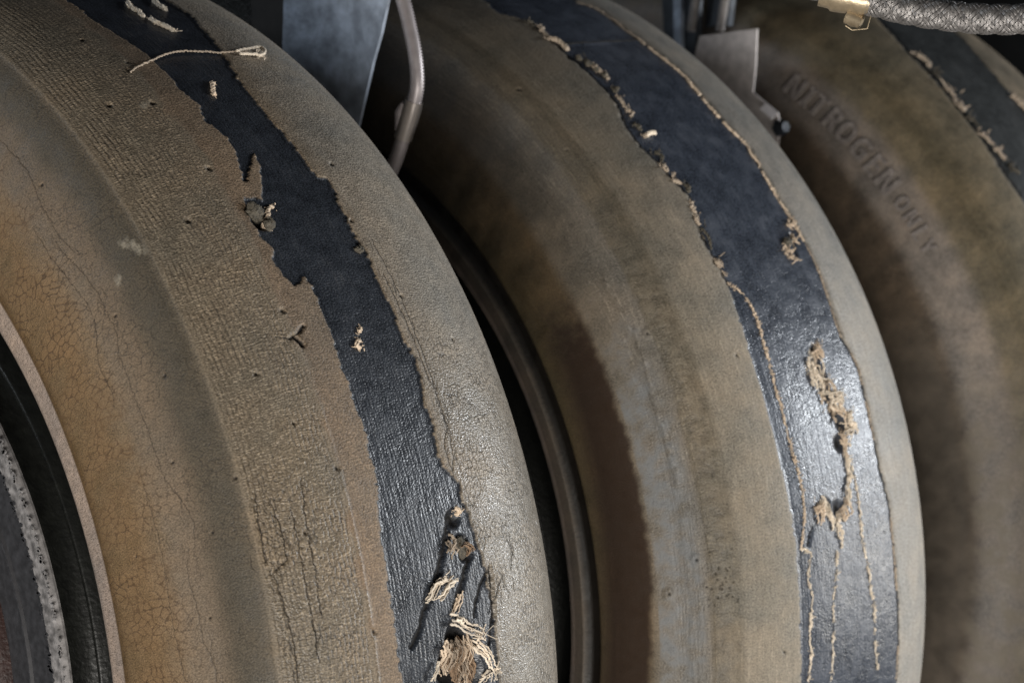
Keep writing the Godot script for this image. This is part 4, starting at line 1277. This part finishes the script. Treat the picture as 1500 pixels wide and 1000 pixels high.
func struts() -> void:
	var root := thing("steel_channel", Vector3(0.725, 0.48, 0.18), "dark steel channel with two pale rod edges above the steel bracket", "steel channel")
	var g := Geo.new()
	g.plate([Vector2(0.004, 0.0), Vector2(0.004, 0.03), Vector2(0.5, 0.12), Vector2(0.5, 0.09)], 0.004, 0.012)
	part("web", g.mesh(), mats.strut, root)
	for q in [[Vector3(-0.008, 0.0014, -0.0081), Vector3(-0.008, 0.0311, 0.0004), Vector3(-0.008, 0.5, 0.135)], [Vector3(-0.008, -0.0001, 0.0301), Vector3(-0.008, 0.0293, 0.0376), Vector3(-0.008, 0.5, 0.158)]]:
		g = Geo.new()
		g.tube(PackedVector3Array(q), even(0.0046, 3), 12)
		part("rod", g.mesh(), mats.edge, root)
	var side := thing("dark_panel", Vector3(0.735, 0.48, 0.14), "dark blue steel panel left of the channel at the top edge", "panel")
	g = Geo.new()
	g.plate([Vector2(-0.03, -0.02), Vector2(-0.03, 0.02), Vector2(0.5, 0.06), Vector2(0.5, -0.03)], 0.0, 0.01)
	part("sheet", g.mesh(), mats.strut, side)
	g = Geo.new()
	g.plate([Vector2(-0.03, -0.003), Vector2(-0.03, 0.006), Vector2(0.5, 0.035), Vector2(0.5, 0.02)], -0.006, 0.0)
	part("rib", g.mesh(), mats.plate, side)

func braided_hose() -> void:
	var root := thing("braided_hose", Vector3(0.40, 0.47, 0.70), "braided stainless steel hose with a brass end fitting crossing the top right corner", "hose")
	var at := []
	for q in [Vector3(0.337, 0.4987, 0.6537), Vector3(0.3447, 0.4943, 0.6635), Vector3(0.3509, 0.4910, 0.6713), Vector3(0.363, 0.4850, 0.687), Vector3(0.3748, 0.4800, 0.7028), Vector3(0.3894, 0.4755, 0.7228), Vector3(0.4036, 0.4725, 0.743), Vector3(0.4175, 0.4715, 0.7633), Vector3(0.4311, 0.4720, 0.7836), Vector3(0.4446, 0.475, 0.804), Vector3(0.458, 0.481, 0.824), Vector3(0.472, 0.494, 0.846), Vector3(0.492, 0.524, 0.878), Vector3(0.515, 0.575, 0.905), Vector3(0.535, 0.65, 0.92), Vector3(0.545, 0.74, 0.925)]:
		at.append(q - root.position)
	var path := curve_through(at.slice(2), 20)
	var r := 0.0105
	var g := Geo.new()
	g.tube(path, even(r - 0.0007, path.size()), 24)
	part("inner_tube", g.mesh(), mats.core, root)
	# the braid: bundles of wire wound both ways, over and under each other
	var frames := []
	var lengths := PackedFloat32Array([0.0])
	var a := Vector3.UP
	for i in path.size():
		var t := (path[mini(i + 1, path.size() - 1)] - path[maxi(i - 1, 0)]).normalized()
		a = (a - t * a.dot(t)).normalized()
		frames.append([a, t.cross(a)])
		if i:
			lengths.append(lengths[i - 1] + path[i].distance_to(path[i - 1]))
	g = Geo.new()
	var bundles := 14
	var pitch := 0.058
	for way in [-1.0, 1.0]:
		for b in bundles:
			for wire in 3:
				var line := PackedVector3Array()
				var seg := 0
				var steps := int(lengths[-1] / 0.0006)
				for k in steps + 1:
					var d := lengths[-1] * k / steps
					while seg < path.size() - 2 and lengths[seg + 1] < d:
						seg += 1
					var f := clampf((d - lengths[seg]) / maxf(lengths[seg + 1] - lengths[seg], 1e-7), 0, 1)
					var turn: float = way * d / pitch + (float(b) + (wire - 1) * 0.25) / bundles
					var over: float = clampf(1.6 * cos(PI * (d / pitch * bundles) + (0.0 if way > 0 else PI) + PI * 0.5 * b * way), -1.0, 1.0)
					var ang := TAU * turn
					var dir: Vector3 = (frames[seg][0] * cos(ang) + frames[seg][1] * sin(ang)).lerp(frames[seg + 1][0] * cos(ang) + frames[seg + 1][1] * sin(ang), f).normalized()
					line.append(path[seg].lerp(path[seg + 1], f) + dir * (r + 0.0005 * over))
				g.tube(line, even(0.00055, line.size()), 5)
	part("wire_braid", g.mesh(), mats.braid, root).set_meta("kind", "stuff")
	# end fitting
	var t0: Vector3 = (at[2] - at[3]).normalized()
	g = Geo.new()
	var p := []
	for k in [-0.003, 0.0, 0.001, 0.004, 0.009, 0.012, 0.0125, 0.018, 0.024, 0.026, 0.034]:
		p.append(at[2] + t0 * float(k))
	g.tube(PackedVector3Array(p), PackedFloat32Array([0.0108, 0.0118, 0.0126, 0.0132, 0.0125, 0.0128, 0.0138, 0.0146, 0.0150, 0.0135, 0.0135]), 28)
	part("brass_fitting", g.mesh(), mats.brass, root)
	g = Geo.new()                                                                # the pipe that it is screwed to, rising out of sight
	var end: Vector3 = at[2] + t0 * 0.030
	g.tube(curve_through([end, end + t0 * 0.02, end + t0 * 0.045 + Vector3(0, 0.015, 0), end + t0 * 0.055 + Vector3(0, 0.06, 0), end + t0 * 0.055 + Vector3(0, 0.25, 0)], 8), even(0.0095, 33), 18)
	part("pipe", g.mesh(), mats.edge, root)
	g = Geo.new()
	var nut := Vector3(0.3462, 0.4765, 0.6648) - root.position
	var axis := Vector3(0.25, -0.45, 0.8).normalized()
	g.tube(PackedVector3Array([nut - axis * 0.007, nut - axis * 0.001, nut + axis * 0.001, nut + axis * 0.004, nut + axis * 0.0045]), PackedFloat32Array([0.0066, 0.0066, 0.0056, 0.0056, 0.0030]), 16)
	part("nipple", g.mesh(), mats.brass, root)
	g = Geo.new()
	var loop := []
	for q in [Vector3(0.3484, 0.4838, 0.6679), Vector3(0.3528, 0.4805, 0.6735), Vector3(0.3508, 0.4696, 0.6706), Vector3(0.344, 0.4690, 0.6619), Vector3(0.3405, 0.4725, 0.6585)]:
		loop.append(q - root.position + Vector3(-0.002, 0, 0.002))
	g.tube(PackedVector3Array(loop), even(0.00055, loop.size()), 6)
	part("safety_wire", g.mesh(), mats.brass, root)

func surroundings() -> void:
	var o := MeshInstance3D.new()
	o.name = "floor"
	var b := BoxMesh.new()
	b.size = Vector3(12, 0.2, 12)
	o.mesh = b
	o.material_override = mats.floor
	o.position = Vector3(0, -1.6, 0)
	add_child(o, true)
	tag(o, "grey concrete floor below the wheels", "", "", "structure")
	for q in [["back_wall", Vector3(12, 5, 0.2), Vector3(0, 1.9, -3.0), "dark wall behind the wheels"], ["side_wall", Vector3(0.2, 5, 6), Vector3(5.0, 1.9, -0.5), "dark wall beyond the last wheel"]]:
		o = MeshInstance3D.new()
		o.name = q[0]
		b = BoxMesh.new()
		b.size = q[1]
		o.mesh = b
		o.material_override = mats.wall
		o.position = q[2]
		add_child(o, true)
		tag(o, q[3], "", "", "structure")

# ---------------------------------------------------------------- the scene

func lamp(called: String, at: Vector3, towards: Vector3, size: Vector2, energy: float, color: Color) -> void:
	var l := AreaLight3D.new()
	l.name = called
	l.area_size = size
	l.light_energy = energy
	l.light_color = color
	l.shadow_enabled = true
	add_child(l, true)
	l.look_at_from_position(at, towards, Vector3.UP)

func _ready() -> void:
	# camera, as measured from the curves of the tyres
	var cam := Camera3D.new()
	cam.name = "camera"
	add_child(cam)
	cam.transform = Transform3D(Basis(Vector3(0.71519, -0.0422, 0.69765), Vector3(0.1065, 0.99310, -0.0491), Vector3(-0.69077, 0.10941, 0.71475)).orthonormalized(), Vector3(-1.12403, 0.45017, 1.80381))
	var lens := CameraAttributesPhysical.new()
	lens.frustum_focal_length = 86.55
	lens.frustum_focus_distance = 1.76
	lens.frustum_near = 0.05
	lens.frustum_far = 40.0
	lens.exposure_aperture = 7.2
	cam.attributes = lens
	cam.fov = rad_to_deg(2.0 * atan(500.0 / 3606.17))
	cam.near = 0.05
	cam.far = 40.0
	cam.current = true
	# a dim hall: no sky, no sun
	var env := Environment.new()
	env.background_mode = Environment.BG_COLOR
	env.background_color = Color(0.018, 0.018, 0.019).linear_to_srgb()
	env.tonemap_mode = Environment.TONE_MAPPER_LINEAR
	env.tonemap_exposure = 1.1
	env.sdfgi_enabled = true
	env.ssao_enabled = true
	env.ssil_enabled = true
	var world := WorldEnvironment.new()
	world.name = "world"
	world.environment = env
	add_child(world)
	# the hall's light comes in low from the right and, broad and softer, from the left behind the camera; the other four are added fills
	lamp("right_lamp", Vector3(3.3, 0.72, 2.4), Vector3(0.4, 0.1, 0.4), Vector2(0.45, 0.45), 6.4, Color(0.96, 0.98, 1.0))
	lamp("low_right_fill", Vector3(3.3, -0.35, 2.5), Vector3(0.4, 0.1, 0.4), Vector2(1.2, 1.0), 4.2, Color(1.0, 0.99, 0.97))  # unseen low fill, added in place of floor bounce on the right
	lamp("left_lamp", Vector3(-2.2, -1.15, 2.7), Vector3(0.3, 0.1, 0.2), Vector2(2.2, 0.6), 11.5, Color(1.0, 0.98, 0.95))
	lamp("low_front_fill", Vector3(0.3, -1.0, 3.4), Vector3(0.4, 0.1, 0.4), Vector2(1.8, 0.6), 1.5, Color(1.0, 0.98, 0.95))  # unseen low fill, added to brighten the lower tread from the front
	lamp("far_left_fill", Vector3(-3.6, -0.4, 1.2), Vector3(0.3, 0.1, 0.2), Vector2(2.0, 0.9), 0.9, Color(1.0, 0.98, 0.95))  # unseen fill, added on the left for the sidewalls
	lamp("high_fill", Vector3(-2.4, 2.0, -1.5), Vector3(0.4, 0.4, 0.2), Vector2(0.8, 0.8), 2.2, Color(0.92, 0.96, 1.0))  # unseen fill, added to brighten the gusset plate and the bracket
	rng.seed = 7
	make_profile()
	make_materials()
	surroundings()
	wheel(0, "front wheel, tan tyre with a jagged blue black worn band and torn hole below")
	wheel(1, "middle wheel, tyre with a broad blue grey worn band bordered by frayed cord")
	wheel(2, "blurred wheel at right whose sidewall carries the raised word NITROGEN")
	gusset_plate()
	black_panel()
	flex_conduit()
	struts()
	bracket()
	braided_hose()
